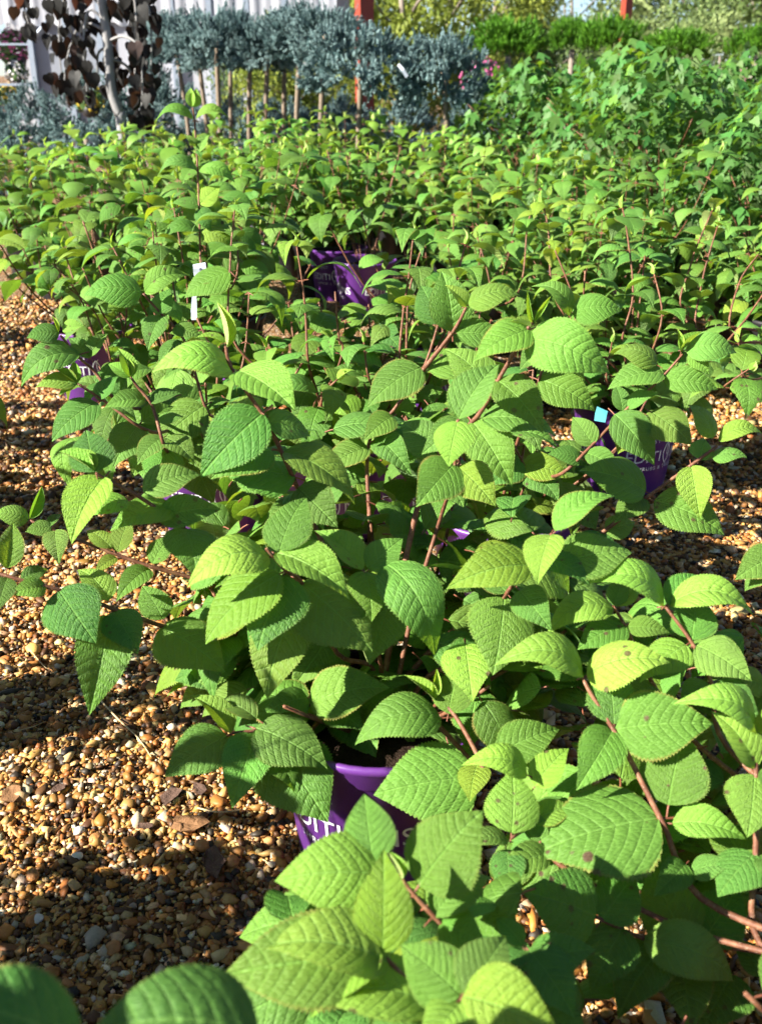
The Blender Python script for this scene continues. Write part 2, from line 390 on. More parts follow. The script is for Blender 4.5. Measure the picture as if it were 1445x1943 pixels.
def leaf_logo():
    # the O of the printed word: two crossing arcs that make an open leaf outline
    V, F = [], []
    def arc(cx, cy, r, a0, a1, wd, n=14):
        b = len(V)
        for i in range(n+1):
            a = a0+(a1-a0)*i/n
            for rr in (r-wd/2, r+wd/2): V.append(Vector((cx+rr*math.cos(a), cy+rr*math.sin(a), 0)))
        for i in range(n): F.append((b+2*i, b+2*i+1, b+2*i+3, b+2*i+2))
    arc(-.030, .0, .044, R(-50), R(50), .0042); arc(.030, .0, .044, R(130), R(230), .0042); arc(.052, .012, .050, R(150), R(205), .003, 10)
    return V, F
_LG = leaf_logo()
def print_mesh(ang):
    mb = MB()
    def seg(T, dx, zc):
        V = [Vector((v.x+dx, v.y, 0)) for v in T[0]]; mb.add(wrap(V, zc, ang), T[1])
    seg(_T1, -.025, .180); seg(_T2a, -.0385, .120); seg(_LG, .042, .142); seg(_T2b, .098, .120); seg(_T3, .01, .094)
    return mb
def pot_mesh(k=48):
    mb = MB()
    mb.lathe([(PR_B-.02,.0),(PR_B-.004,.0),(PR_B,.006),(pot_r(.232),.232),(pot_r(.236)+.004,.236),(PR_T+.004,.262),(PR_T+.0075,.266),(PR_T+.0085,.272),(PR_T+.005,.277),(PR_T-.001,.276),(PR_T-.004,.268),(pot_r(.2)-.004,.2)], k)
    return mesh_from('pot', mb.V, mb.F, [M_POT])
def soil_mesh(k=28):
    V = [(0,0,.246)]; F = []
    rs = [.04,.08,.115,.150]
    for r in rs:
        for j in range(k):
            a = 2*math.pi*j/k; V.append((r*math.cos(a), r*math.sin(a), .24+random.uniform(-.006,.006)))
    F += [(0,1+j,1+(j+1)%k) for j in range(k)]
    for i in range(3): F += [(1+i*k+j,1+(i+1)*k+j,1+(i+1)*k+(j+1)%k,1+i*k+(j+1)%k) for j in range(k)]
    return mesh_from('soil', V, F, [M_SOIL])
POT = pot_mesh(48); POT_FAR = pot_mesh(20); POT_FAR.materials[0] = M_BLACKPOT; SOIL = soil_mesh()
_pc = {}
def add_pot(root, ang=-math.pi/2, lettering=True, far=False):
    p = link('pot', POT_FAR if far else POT, root)
    link('soil', SOIL, root)
    if lettering:
        for da in (0, R(120), R(240)):
            key = round(ang+da, 3)
            if key not in _pc:
                mb = print_mesh(ang+da); _pc[key] = mesh_from('lettering', mb.V, mb.F, [M_PRINT], False)
            link('lettering', _pc[key], p)
    return p

# ------------------------------------------------------------------ viburnums traced from the photograph
PL = {}
def viburnum(key, x, y, label, ang=-math.pi/2, lettering=True, pot=True, rz=0):
    o = thing('potted_viburnum', label, 'shrub', (x, y, 0), rz, 'potted viburnums in purple pots')
    if pot: add_pot(o, ang, lettering)
    PL[key] = (o, Vector((x, y, 0))); return o
HEROLEAF = []      # (px, py, depth, length px) of every placed leaf, used to keep the filler leaves behind them
def stem_obj(key, pts, r0, r1):
    o, org = PL[key]
    mb = MB(); P = [p-org for p in smooth_path(pts, 5)]; n = len(P)
    mb.tube(P, [r0+(r1-r0)*i/(n-1) for i in range(n)], 7)
    return mb.build('stem', M_STEM, o)
def pdepth(poly, x, y):
    best = None
    for (a, b) in zip(poly[:-1], poly[1:]):
        dx, dy = b[0]-a[0], b[1]-a[1]; L2 = dx*dx+dy*dy or 1
        t = max(0, min(1, ((x-a[0])*dx+(y-a[1])*dy)/L2)); qx, qy = a[0]+t*dx, a[1]+t*dy
        e = (qx-x)**2+(qy-y)**2
        if best is None or e < best[0]: best = (e, a[2]+t*(b[2]-a[2]))
    return best[1]
def shoot(key, poly, leaves, lod=0, root=True, thick=1.0):
    o, org = PL[key]
    pts = [pt(*p) for p in poly]
    if root:
        b = org + Vector((random.uniform(-.035,.035), random.uniform(-.035,.035), .235))
        q = pts[0]; mid = b.lerp(q, .5) + Vector((0, 0, .04)) - (q-b)*.05
        pts = [b, mid] + pts
    stem_obj(key, pts, .0042*thick, .0021*thick)
    if len(poly) == 1: poly = [poly[0], poly[0]]
    for lf in leaves:
        bx, by, tx, ty, L, sg, kd = lf[:7]; roll = lf[7] if len(lf) > 7 else 0; tint = lf[8] if len(lf) > 8 else None  # raised tints mark young leaves and also paint sun on lit ones
        wd = lf[9] if len(lf) > 9 else 1.0
        d0 = pdepth(poly, bx, by); B = pt(bx, by, d0)
        T = pt(tx, ty, d0)
        if sg:
            r1 = ray(tx, ty); b_ = 2*(r1.dot(CAMP-B)); a_ = r1.dot(r1); c_ = (CAMP-B).dot(CAMP-B)-L*L
            D = b_*b_-4*a_*c_
            if D > 0: d1 = (-b_ + (-1 if sg > 0 else 1)*math.sqrt(D))/(2*a_); d1 = d0+(d1-d0)*abs(sg)
            else: d1 = -b_/(2*a_)
            T = pt(tx, ty, d1)
        c = (B+T)/2; n = Vector((0,0,1))*.62 + (CAMP-c).normalized()*.5
        if tint is None: tint = rtint()
        if not roll: roll = random.uniform(-20,20)
        put_leaf(o, B, T, n, kd, lod, R(roll), wd, tint, org)
        q = proj(c); HEROLEAF.append((q[0], q[1], q[2], L*FPX/q[2]))
CLEAR = []         # pixel circles where the photograph shows gravel or a pot
def fill(key, n, rad, z0, z1, lod=0, L=(.07,.115), cam_gap=.03, near=75, sub=None):
    """lower and inner leaves of a traced plant, kept behind the traced ones"""
    o, org = PL[key]; k = tries = 0
    while k < n and tries < n*12:
        tries += 1
        a = random.uniform(0, 2*math.pi); r = rad*math.sqrt(random.random())
        z = random.uniform(z0, z1); r *= .55+.6*(z-z0)/(z1-z0+1e-6)
        B = org + Vector((r*math.cos(a), r*math.sin(a), z)); l = random.uniform(*L)
        e = R(random.uniform(-65, -5)); aa = a+random.uniform(-.9,.9)
        T = B + Vector((math.cos(aa)*math.cos(e), math.sin(aa)*math.cos(e), math.sin(e)))*l
        q = proj((B+T)/2)
        if any((q[0]-cx)**2+(q[1]-cy)**2 < cr*cr for cx, cy, cr in CLEAR): continue
        ok = False; bad = False
        for (hx, hy, hd, hl) in HEROLEAF:
            e2 = math.hypot(hx-q[0], hy-q[1])
            if e2 < near+.25*hl: ok = True
            if e2 < .62*hl+30 and q[2] < hd+cam_gap: bad = True; break
        if bad or not ok: continue
        put_leaf(o, B, T, Vector((random.uniform(-.3,.3), random.uniform(-.5,.1), 1)), random.choice('ffadwt'), lod, random.uniform(-.4,.4), random.uniform(.9,1.1), tuple(x*random.uniform(.88,1.02) for x in rtint()), org)
        k += 1
CLEAR += [(640,1520,95),(780,1440,60),(660,540,60),(1100,820,55),(1160,860,40),(1275,880,55),(1300,1020,70),(1390,800,55),(180,1450,190),(60,1250,110),(80,800,90),(365,945,26),
          (190,690,30),(350,1560,110),(60,640,70),(520,445,25),(1000,1700,28),(1400,1790,30),(1400,1180,50),(830,625,22),(1340,1060,60)]
Y_ = YOUNG
# --- A: the large plant in the lettered pot
viburnum('A', -.003, 1.27, 'large bushy viburnum in the purple pot whose white printed word faces the open gravel', ang=-math.pi/2-.51)
shoot('A', [(640,1090,1.50),(575,950,1.48),(540,870,1.45),(500,790,1.42),(440,700,1.40),(428,650,1.39)], [
  (441,704,288,700,.118,.5,'a',8,(1.92,1.64,1.44)),(452,703,562,778,.125,.7,'v',-10,(1.98,1.66,1.49)),(428,655,370,640,.05,.3,'v',0,Y_,.8),(430,660,412,572,.068,.1,'b',20,Y_,.6),  # tints of the top pair raised to paint full sun on them
  (500,783,379,905,.125,.6,'f'),(492,780,430,765,.09,-.6,'f'),(505,800,592,826,.11,-.4,'f'),(515,854,400,905,.12,.5,'f'),(538,858,676,952,.13,.7,'w'),(560,905,414,893,.125,.3,'w',10),
  (565,925,640,1000,.11,.5,'f'),(580,960,500,1000,.10,.5,'f')], thick=1.15)
shoot('A', [(640,1240,1.45),(575,1110,1.34),(545,1085,1.31),(515,1052,1.29),(505,1040,1.285)], [
  (510,1057,354,1108,.118,.6,'a',8,(1.62,1.46,1.26)),(524,1050,664,1132,.12,.6,'v',-14,(1.74,1.52,1.32)),(530,1048,580,941,.10,-.7,'w'),(538,1092,488,1232,.118,.7,'w'),
  (530,1088,386,1218,.13,.6,'f'),(560,1150,504,1325,.13,.7,'f'),(573,1107,708,1235,.13,.7,'w'),(508,1042,502,1032,.012,.2,'b',0,Y_)])
shoot('A', [(720,1250,1.46),(700,1130,1.38),(690,1084,1.36)], [
  (687,1082,598,1004,.09,-.6,'v',18,(1.50,1.35,1.15)),(691,1085,706,1178,.085,.7,'w',0,(1.44,1.35,1.03)),(699,1080,764,1020,.07,-.6,'f'),(731,1070,828,1242,.14,.7,'d'),(720,1120,660,1180,.10,.6,'f'),
  (735,1150,700,1260,.1,.7,'t')])
shoot('A', [(640,1330,1.50),(580,1390,1.44),(500,1386,1.39),(440,1391,1.38)], [
  (431,1396,312,1472,.115,.5,'f'),(438,1392,364,1318,.085,-.4,'v',20,(1.56,1.40,1.15)),(487,1364,404,1336,.09,-.6,'f'),(441,1396,445,1462,.055,.6,'v',0,(1.44,1.40,1.15)),
  (485,1382,622,1457,.12,.6,'w',-6),(488,1392,440,1532,.115,.8,'w'),(520,1412,622,1558,.14,.8,'w'),(500,1400,560,1500,.11,.5,'f')])
shoot('A', [(660,1345,1.48),(585,1338,1.43)], [(588,1336,738,1302,.125,.3,'w',0,(1.15,1.1,1.05),1.12),(583,1324,498,1352,.09,.4,'f'),(620,1342,690,1385,.1,.5,'f')])
shoot('A', [(420,1060,1.46),(345,1000,1.42),(268,945,1.38),(205,912,1.35),(182,898,1.34)], [
  (182,896,163,814,.075,-.6,'w',0,None,1.1),(198,906,134,1030,.11,.7,'v',12,(1.50,1.40,1.03)),(242,948,163,978,.09,.4,'f',0,(1.56,1.46,1.15)),(330,966,209,1003,.11,.5,'f',0,(1.56,1.40,1.15)),(272,934,382,898,.11,-.3,'f'),
  (178,893,112,856,.055,-.5,'b',0,Y_),(180,893,150,850,.05,-.2,'b',0,Y_),(352,1003,374,1098,.11,.8,'w'),(300,985,420,965,.11,-.3,'f')])
shoot('A', [(420,1220,1.52),(311,1189,1.45),(221,1158,1.38),(150,1130,1.36),(85,1112,1.34),(25,1096,1.33),(-10,1085,1.33)], [
  (112,1120,181,1219,.105,.7,'w'),(208,1139,148,1078,.09,-.5,'f',0,(1.56,1.40,1.15)),(211,1168,170,1356,.145,.6,'f',0,(1.05,1.05,1)),(305,1190,428,1272,.12,.6,'w'),(14,1078,26,990,.075,-.5,'f',0,(1.56,1.40,1.15)),
  (15,1096,-6,1160,.06,.6,'f'),(88,1113,20,1128,.07,.4,'f',0,(1.44,1.35,1.15)),(40,1100,92,1080,.06,-.5,'f'),(215,1160,262,1240,.10,.5,'f'),(310,1175,270,1110,.085,-.5,'f',0,(1.1,1.1,1))])
shoot('A', [(400,1110,1.60),(289,1076,1.58),(221,1052,1.57),(149,1025,1.56),(93,1004,1.55),(58,988,1.55)], [
  (57,984,80,922,.062,-.4,'b',30),(55,986,-15,975,.07,.2,'a'),(105,1006,112,1070,.07,.7,'w'),(98,1000,48,1008,.06,.2,'f'),(95,1000,120,975,.05,-.6,'f'),(212,1040,165,1005,.07,-.5,'f'),(225,1048,250,985,.08,-.5,'f'),
  (222,1058,180,1090,.06,.4,'f'),(285,1080,220,1140,.1,.5,'f'),(290,1070,330,1015,.08,-.5,'f')])
shoot('A', [(806,906,1.55),(829,863,1.53),(905,790,1.48),(950,712,1.45),(985,652,1.43),(1010,606,1.42)], [
  (1004,625,898,682,.105,.5,'t',-14),(998,645,1157,706,.135,.5,'a',20,(1.1,1.1,1.05)),(1010,612,1000,552,.06,.2,'b',0,Y_,.7),(1012,612,1044,562,.05,-.2,'b',20,Y_,.7),(1006,622,965,610,.04,.2,'b',0,Y_),
  (942,722,1031,820,.115,.6,'w'),(930,735,845,660,.11,-.5,'f'),(914,795,1056,822,.12,.3,'f'),(895,800,972,922,.12,.7,'w'),(888,808,800,860,.1,.5,'f'),(835,860,760,800,.1,-.5,'w'),(818,880,880,960,.1,.6,'w')], thick=1.2)
shoot('A', [(830,1000,1.52),(860,900,1.42),(868,797,1.37)], [
  (870,796,946,688,.11,-.5,'v',-10),(868,799,850,884,.075,.6,'w',0,(1.56,1.40,1.15)),(862,880,790,960,.11,.6,'w'),(868,885,940,960,.1,.5,'f')])
shoot('A', [(697,853,1.66),(745,780,1.64),(800,705,1.62),(832,612,1.60)], [
  (834,614,798,540,.10,-.4,'w'),(798,698,696,770,.115,.5,'w'),(812,702,915,686,.11,-.3,'f'),(632,814,752,812,.13,.2,'w'),(745,790,690,835,.1,.4,'f'),(715,830,780,900,.11,.6,'f'),(700,850,610,900,.1,.5,'w')])
shoot('A', [(800,705,1.62),(860,628,1.58),(884,583,1.56)], [
  (858,630,838,512,.105,-.25,'w',0,None,1.15),(884,582,845,540,.045,.2,'v',0,Y_),(888,578,985,556,.085,.1,'a'),(865,632,960,650,.1,-.2,'f')], root=False)
shoot('A', [(900,1250,1.42),(956,1132,1.34),(1008,1076,1.30),(1046,1012,1.28)], [
  (1052,1008,1164,937,.10,-.3,'f',0,(1.15,1.1,1)),(1044,1014,1018,1107,.085,.7,'v',0,(1.44,1.35,1.15)),(1008,1073,846,1115,.125,.4,'f',-8),(1061,1070,1200,1045,.115,-.2,'f'),(956,1134,936,1280,.115,.7,'w',0,(1.1,1.05,1)),
  (985,1120,1045,1195,.095,.6,'f'),(1030,1060,1120,1110,.11,.3,'f'),(960,1125,905,1080,.09,-.5,'f'),(915,1220,850,1290,.1,.6,'f')])
shoot('A', [(915,1465,1.30),(872,1372,1.33),(832,1322,1.35),(822,1300,1.35)], [
  (836,1362,672,1407,.125,.4,'a',10),(850,1354,872,1262,.085,-.5,'w',0,(1.15,1.1,1)),(826,1330,766,1280,.05,-.3,'b',0,Y_),(822,1322,828,1268,.045,-.2,'b',0,Y_),(882,1222,896,1330,.11,.7,'w',0,(1.50,1.40,1.15)),
  (902,1475,708,1506,.145,.3,'w'),(942,1432,1062,1382,.105,-.3,'w'),(905,1450,890,1520,.08,.6,'f')])
shoot('A', [(1040,1080,1.62),(1145,1008,1.60),(1225,945,1.57),(1300,890,1.55),(1360,846,1.54)], [
  (1350,832,1304,765,.075,-.4,'a',25,(1.44,1.35,1.15)),(1362,838,1448,822,.075,.2,'a',0,(1.56,1.40,1.15)),(1310,884,1327,984,.09,.6,'v',0,(1.56,1.40,1.15)),(1350,868,1417,866,.06,.3,'a'),(1325,872,1335,830,.06,-.5,'w'),
  (1240,950,1376,1014,.125,.4,'f'),(1224,932,1098,890,.115,.2,'w'),(1222,945,1165,990,.08,.5,'f'),(1148,1010,1205,990,.08,-.3,'f'),(1145,1012,1100,1080,.1,.6,'f')], thick=1.1)
# --- O: plant behind A to the right
viburnum('O', .27, 2.02, 'viburnum crowded close behind the big lettered pot, pot hidden by leaves')
shoot('O', [(1066,898,1.92),(1121,846,1.92),(1187,777,1.92),(1246,725,1.90),(1294,672,1.88)], [
  (1290,668,1283,622,.05,-.2,'b',0,Y_),(1300,664,1398,668,.105,.2,'a',16),(1305,672,1346,712,.06,.5,'f',0,(1.44,1.29,1.15)),(1292,668,1332,628,.05,-.3,'b',0,Y_),(1258,708,1152,735,.11,.3,'f'),(1245,692,1164,668,.1,-.4,'d'),
  (1258,722,1362,738,.11,.3,'f'),(1180,780,1165,728,.07,-.5,'f'),(1165,786,1242,882,.12,.6,'w'),(1235,782,1312,842,.11,.5,'w'),(1190,775,1250,745,.06,-.4,'f'),(1100,870,1040,860,.08,.3,'f'),(1125,845,1085,790,.09,-.5,'f'),
  (1110,860,1180,900,.09,.5,'f')])
shoot('O', [(1010,760,2.02),(1040,665,2.0),(1078,605,1.98)], [
  (1080,600,1010,540,.10,-.3,'a',10,(1.1,1.1,1)),(1085,592,1180,588,.105,.2,'a',14,(1.1,1.1,1)),(1045,650,985,700,.1,.5,'f'),(1035,668,1110,720,.1,.5,'f'),(1020,720,1130,778,.12,.5,'f'),(1010,750,930,740,.1,.2,'f')])
shoot('O', [(1000,900,2.0),(960,820,1.95)], [(960,820,900,870,.1,.5,'f'),(962,822,1060,850,.11,.4,'f'),(990,880,1080,905,.1,.4,'f'),(985,870,930,920,.1,.5,'w'),(1000,890,1060,950,.11,.6,'w')])
# --- C: plant behind A to the left
viburnum('C', -.46, 2.52, 'viburnum at the path edge beside the big front plant, one scrap of purple pot showing')
shoot('C', [(415,790,1.98),(391,777,1.97),(353,652,1.93),(312,602,1.91),(271,557,1.89)], [
  (269,556,158,557,.115,.3,'a',-6),(275,556,360,520,.10,-.1,'a',12,(1.1,1.1,1)),(306,600,280,664,.085,.7,'w'),(298,596,322,546,.07,-.5,'w'),(388,770,300,846,.115,.5,'w',0,(1.1,1.05,1)),(350,655,395,700,.09,.5,'f'),(345,648,300,690,.08,.4,'f'),
  (395,778,440,760,.09,-.4,'f'),(365,690,310,720,.08,.3,'f'),(330,620,380,640,.08,.2,'f')])
shoot('C', [(235,770,1.88),(180,705,1.83),(150,678,1.80),(115,636,1.78)], [
  (113,632,50,640,.065,.3,'a',-10),(119,624,160,618,.055,.2,'v',0,(1.80,1.64,1.61)),(112,630,100,600,.035,-.2,'b',0,Y_),(152,672,38,730,.12,.4,'a',-6),(170,678,205,632,.07,-.4,'v'),(172,680,130,640,.06,-.3,'v'),(190,715,250,700,.08,-.2,'f'),(200,730,160,770,.08,.5,'f')])
shoot('C', [(290,820,1.84),(200,762,1.79),(148,728,1.77)], [
  (148,726,140,684,.05,-.2,'v',0,(1.80,1.64,1.15)),(145,728,68,732,.075,.3,'f',0,(1.44,1.29,1.15)),(150,730,112,750,.045,.4,'v',0,Y_),(146,726,104,698,.045,-.2,'b',0,Y_),(185,764,97,835,.12,.5,'f'),(188,760,225,712,.08,-.5,'f'),(205,768,260,800,.08,.4,'f'),(265,805,215,885,.11,.6,'w'),(270,800,330,770,.09,-.3,'f')])
shoot('C', [(320,860,1.80),(290,772,1.76),(262,735,1.75),(248,715,1.74)], [
  (276,760,198,772,.095,.3,'f',-8),(248,716,205,690,.06,-.2,'v',0,(1.68,1.52,1.26)),(246,714,240,676,.045,0,'b',0,Y_),(250,716,225,660,.06,-.3,'v',0,(1.44,1.40,1.15)),(285,765,345,745,.085,-.2,'v'),(310,830,260,880,.1,.5,'f'),(312,830,370,880,.1,.5,'f'),(300,800,350,790,.08,-.2,'f'),(320,850,290,930,.1,.6,'w')])
# --- E: front right plant
viburnum('E', .60, .70, 'yellowish green viburnum whose stems lean out over the gravel, beside the lettered pot', pot=True)
LI = (1.85, 1.55, 1.35)  # young leaf tone, brightened further to paint sunlight on top leaves
shoot('E', [(1330,1705,1.14),(1256,1561,1.17),(1194,1440,1.20),(1160,1380,1.215),(1116,1309,1.23),(1106,1284,1.24)], [
  (1105,1281,940,1256,.118,.4,'a',8,LI),(1112,1281,1268,1252,.115,.4,'a',-8,LI),(1161,1386,1094,1498,.10,.7,'w',0,(1.15,1.1,1)),(1168,1384,1352,1372,.125,.3,'w'),(1164,1374,1150,1258,.10,-.6,'w'),
  (1248,1553,1010,1618,.155,.3,'w',0,OLD),(1267,1528,1300,1388,.105,-.5,'w',0,OLD,1.2),(1274,1562,1415,1590,.1,.3,'f',0,LI),(1300,1640,1240,1700,.08,.5,'w'),(1310,1655,1390,1640,.1,.2,'w')], thick=1.1)
shoot('E', [(1380,1420,1.25),(1350,1300,1.28),(1312,1220,1.29),(1262,1152,1.30)], [
  (1258,1149,1100,1104,.12,.3,'a',10,LI),(1268,1149,1432,1164,.12,.3,'a',-10,LI),(1265,1146,1335,1092,.085,-.5,'f'),(1312,1214,1322,1128,.085,-.6,'w'),(1300,1224,1212,1292,.09,.5,'t',0,LI),(1320,1225,1425,1290,.115,.4,'w'),(1345,1298,1290,1340,.08,.5,'f'),
  (1352,1300,1440,1360,.1,.4,'f')])
shoot('E', [(1330,1420,1.27),(1245,1310,1.30),(1187,1192,1.33),(1164,1152,1.34)], [
  (1160,1150,1036,1200,.10,.3,'a',14,LI),(1167,1150,1212,1116,.06,-.5,'v',0,LI),(1185,1185,1095,1230,.09,.4,'f'),(1190,1190,1270,1200,.09,.2,'f'),(1240,1300,1180,1330,.08,.4,'f'),(1165,1150,1185,1090,.05,-.5,'f')])
shoot('E', [(1440,1790,1.12),(1433,1600,1.14),(1433,1468,1.16),(1432,1390,1.17)], [
  (1430,1388,1281,1330,.11,.3,'a',8,LI),(1433,1456,1350,1348,.09,-.3,'f',0,LI),(1430,1470,1418,1588,.085,.6,'w',0,(1.1,1.05,1)),(1436,1388,1500,1350,.08,.2,'a',0,LI),(1440,1462,1520,1520,.09,.3,'f'),(1430,1620,1360,1700,.085,.5,'w'),(1438,1625,1500,1700,.09,.5,'w')], thick=1.2)
shoot('E', [(1480,1420,1.3),(1455,1330,1.33),(1450,1300,1.33)], [(1450,1302,1374,1282,.08,.2,'f',0,LI),(1452,1298,1510,1250,.08,-.2,'f'),(1450,1305,1470,1400,.08,.5,'f')])
shoot('E', [(1290,1760,1.13),(1060,1640,1.16),(1010,1575,1.19),(970,1590,1.16)], [
  (970,1581,972,1458,.09,-.5,'w',0,LI,1.05),(998,1470,877,1448,.085,.3,'a',0,(1.68,1.52,1.15)),(962,1596,878,1606,.08,.3,'f'),(960,1612,968,1702,.07,.6,'t'),(1014,1492,1078,1418,.075,-.3,'f',0,(1.74,1.52,1.15)),(1012,1560,1090,1530,.08,-.3,'f',0,LI),(1040,1620,940,1660,.1,.3,'f'),(1030,1600,990,1530,.09,-.4,'f')])
shoot('E', [(1400,1800,1.16),(1250,1790,1.14),(1130,1740,1.12)], [
  (1130,1738,990,1690,0.127,.2,'w',0,OLD,1.2),(1140,1745,1205,1660,0.115,-.4,'w',0,OLD),(1180,1760,1120,1880,0.127,.4,'w',0,OLD),(1220,1780,1395,1860,0.121,.2,'d',10),(1260,1795,1170,1930,0.138,.4,'w',0,OLD,1.1),(1300,1790,1230,1640,0.127,-.5,'w'),(1330,1790,1400,1680,0.115,-.5,'w'),
  (1390,1850,1330,1960,0.127,.5,'w',0,OLD),(1450,1850,1390,1780,0.092,-.3,'f'),(1290,1830,1310,1960,0.138,.5,'w',0,OLD,1.2)])
# --- F: plant at the photographer's feet
viburnum('F', .10, .56, 'viburnum with broad sunlit leaves growing closest in front of the lettered pot')
shoot('F', [(960,1880,.95),(832,1748,.93),(799,1714,.93),(762,1669,.93)], [
  (794,1680,914,1536,.095,-.4,'w',0,(.95,1,.95),1.05),(708,1636,690,1505,.085,-.5,'w'),(762,1668,730,1610,.035,-.2,'b',0,Y_),(820,1740,932,1660,.1,-.5,'w'),(835,1750,920,1790,.1,.3,'w'),(735,1660,520,1669,.11,.2,'a',0,LI)], thick=.9)
shoot('F', [(900,2010,.84),(812,1903,.85),(726,1812,.86)], [
  (726,1807,728,1611,.093,-.3,'w',2,(1.5,1.4,.8),.80),(722,1806,587,1930,.085,.4,'v',0,(1.62,1.46,1.03)),(740,1830,495,1792,.13,.2,'f',0,LI),(820,1905,570,1890,.13,.2,'w',0,LI),
  (805,1900,700,2010,.1,.4,'w'),(826,1906,770,1820,.08,-.4,'w',0,LI),(700,1820,420,1850,.14,.2,'w',0,(1.1,1.05,1)),(830,1910,930,1960,.1,.3,'w')])
shoot('F', [(880,2050,.84),(870,1960,.83),(876,1892,.82)], [
  (876,1890,1062,1960,.105,.3,'w',0,(1.68,1.50,1.15),1.25),(874,1888,760,1790,.1,-.3,'w',0,(1.1,1.1,1)),(880,1885,960,1775,.1,-.4,'w'),(876,1900,800,2010,.1,.4,'w',0,LI)])
shoot('F', [(1000,2010,1.0),(1010,1900,1.0),(1000,1800,1.01)], [
  (1000,1800,1090,1930,.11,.4,'w',0,OLD),(990,1795,940,1740,.07,-.4,'w'),(1005,1830,1130,1800,.1,-.1,'w',0,OLD),(1010,1900,1120,1990,.1,.4,'w',0,OLD),(1000,1810,930,1850,.08,.2,'f')])
# --- G: leaves right under the lens, traced ones tinted dark in place of shade
viburnum('G', -.27, .27, 'viburnum at the path edge in front of the gravel patch, soft shade-tinted leaf tops')
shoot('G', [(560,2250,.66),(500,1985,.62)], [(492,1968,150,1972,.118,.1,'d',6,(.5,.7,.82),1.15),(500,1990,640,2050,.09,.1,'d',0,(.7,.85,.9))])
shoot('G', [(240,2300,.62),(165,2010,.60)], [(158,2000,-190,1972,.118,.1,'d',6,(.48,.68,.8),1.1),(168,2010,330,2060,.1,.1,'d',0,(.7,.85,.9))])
o_, g_ = PL['G']
for i in range(46):
    a = random.uniform(0, 6.283); r = random.uniform(.06, .24); z = random.uniform(.3, .56)
    B = g_+Vector((r*math.cos(a)-.05, r*math.sin(a)-.06, z)); e = R(random.uniform(-45, 10)); l = random.uniform(.08, .11)
    T = B+Vector((math.cos(a)*math.cos(e), math.sin(a)*math.cos(e), math.sin(e)))*l
    q = proj(T)
    if q[1] < 1960 and q[2] > 0: continue
    put_leaf(o_, B, T, Vector((0,0,1)), random.choice('fawd'), 1, 0, 1, rtint(), g_)

# --- plants of the second and third rows, traced by their shoots; leaf pairs follow the stem
def auto(key, poly, nodes, L=.10, lod=1, young=True, tint=None, root=True, thick=1.0, first=0):
    """shoot with opposite leaf pairs; nodes are fractions along the traced line, tip = 1"""
    o, org = PL[key]
    pts = [pt(*p) for p in poly]
    full = pts
    if root:
        b = org + Vector((random.uniform(-.05,.05), random.uniform(-.05,.05), .235)); q = pts[0]
        full = [b, b.lerp(q, .5)+Vector((0,0,.03))] + pts
    stem_obj(key, full, .0042*thick, .0020*thick)
    sm = smooth_path(pts, 8); n = len(sm)-1
    for i, t in enumerate(nodes):
        k = min(n, max(0, round(t*n))); p = sm[k]; ax = (sm[min(k+1,n)]-sm[max(k-1,0)]).normalized()
        odd = (i+first) % 2
        side = RGT if not odd else Vector((0,-1,0))
        side = (side - ax*side.dot(ax)).normalized(); side = Matrix.Rotation(random.uniform(-.35,.35), 3, ax) @ side
        sc = L*(random.uniform(.9,1.1)); tn = rtint() if tint is None else tint
        if t > .86: sc *= .85; tn = tuple(x*y for x, y in zip(tn, (1.35,1.25,1.1)))
        for s in (-1, 1):
            dirv = (side*s + ax*random.uniform(.05,.35) + Vector((0,0,random.uniform(-.8,-.2)))).normalized()
            B = p + side*s*.012
            put_leaf(o, B, B+dirv*sc*random.uniform(.88,1.08), ax*.5+Vector((0,-.12,1)), random.choice('aaadwd' if t < .9 else 'aavd'), lod, random.uniform(-.25,.25), random.uniform(.92,1.06), tn, org)
            q = proj(B+dirv*sc*.5); HEROLEAF.append((q[0], q[1], q[2], sc*FPX/q[2]))
    if young:
        p = sm[-1]; ax = (sm[-1]-sm[-3]).normalized()
        for s in (-1, 1):
            dirv = (ax + RGT*s*random.uniform(.15,.5)).normalized()
            put_leaf(o, p, p+dirv*random.uniform(.032,.05), RGT*-s+Vector((0,-.3,.2)), 'v', lod, 0, .8, YOUNG, org)
viburnum('J', -.16, 2.46, 'viburnum with upright reddish stems just behind the big front plant, on its path side')
auto('J', [(585,690,2.42),(580,600,2.40),(574,540,2.38),(563,468,2.36)], [.08,.38,.7,1.0], .115, 0, first=0)
auto('J', [(640,700,2.36),(650,655,2.34),(632,640,2.33)], [.3,1.0], .09, 0)
auto('J', [(440,640,2.5),(437,500,2.5),(445,400,2.5)], [.05,.35,.62,.85,1.0], .105, 1, first=1)
auto('J', [(520,720,2.3),(505,660,2.3)], [.2,.9], .1, 0); auto('J', [(600,760,2.25),(640,720,2.2)], [.2,.8], .11, 0)
viburnum('L', .07, 2.50, 'viburnum with slim upright stems straight behind the big front plant, below the printed pots')
auto('L', [(758,690,2.36),(764,600,2.34),(775,525,2.32),(783,455,2.30)], [.1,.42,.68,1.0], .12, 0, first=0)
auto('L', [(770,690,2.42),(775,560,2.40),(800,470,2.4)], [.35,.7], .11, 1, young=False)
auto('L', [(850,640,2.3),(866,530,2.3),(882,465,2.3)], [.1,.5,1.0], .105, 0, tint=(1.15,1.1,1))
auto('L', [(700,720,2.3),(690,650,2.3)], [.1,.8], .11, 0)
viburnum('H', -.60, 3.02, 'tall viburnum with one very long upright shoot rising above its neighbours and a white tag')
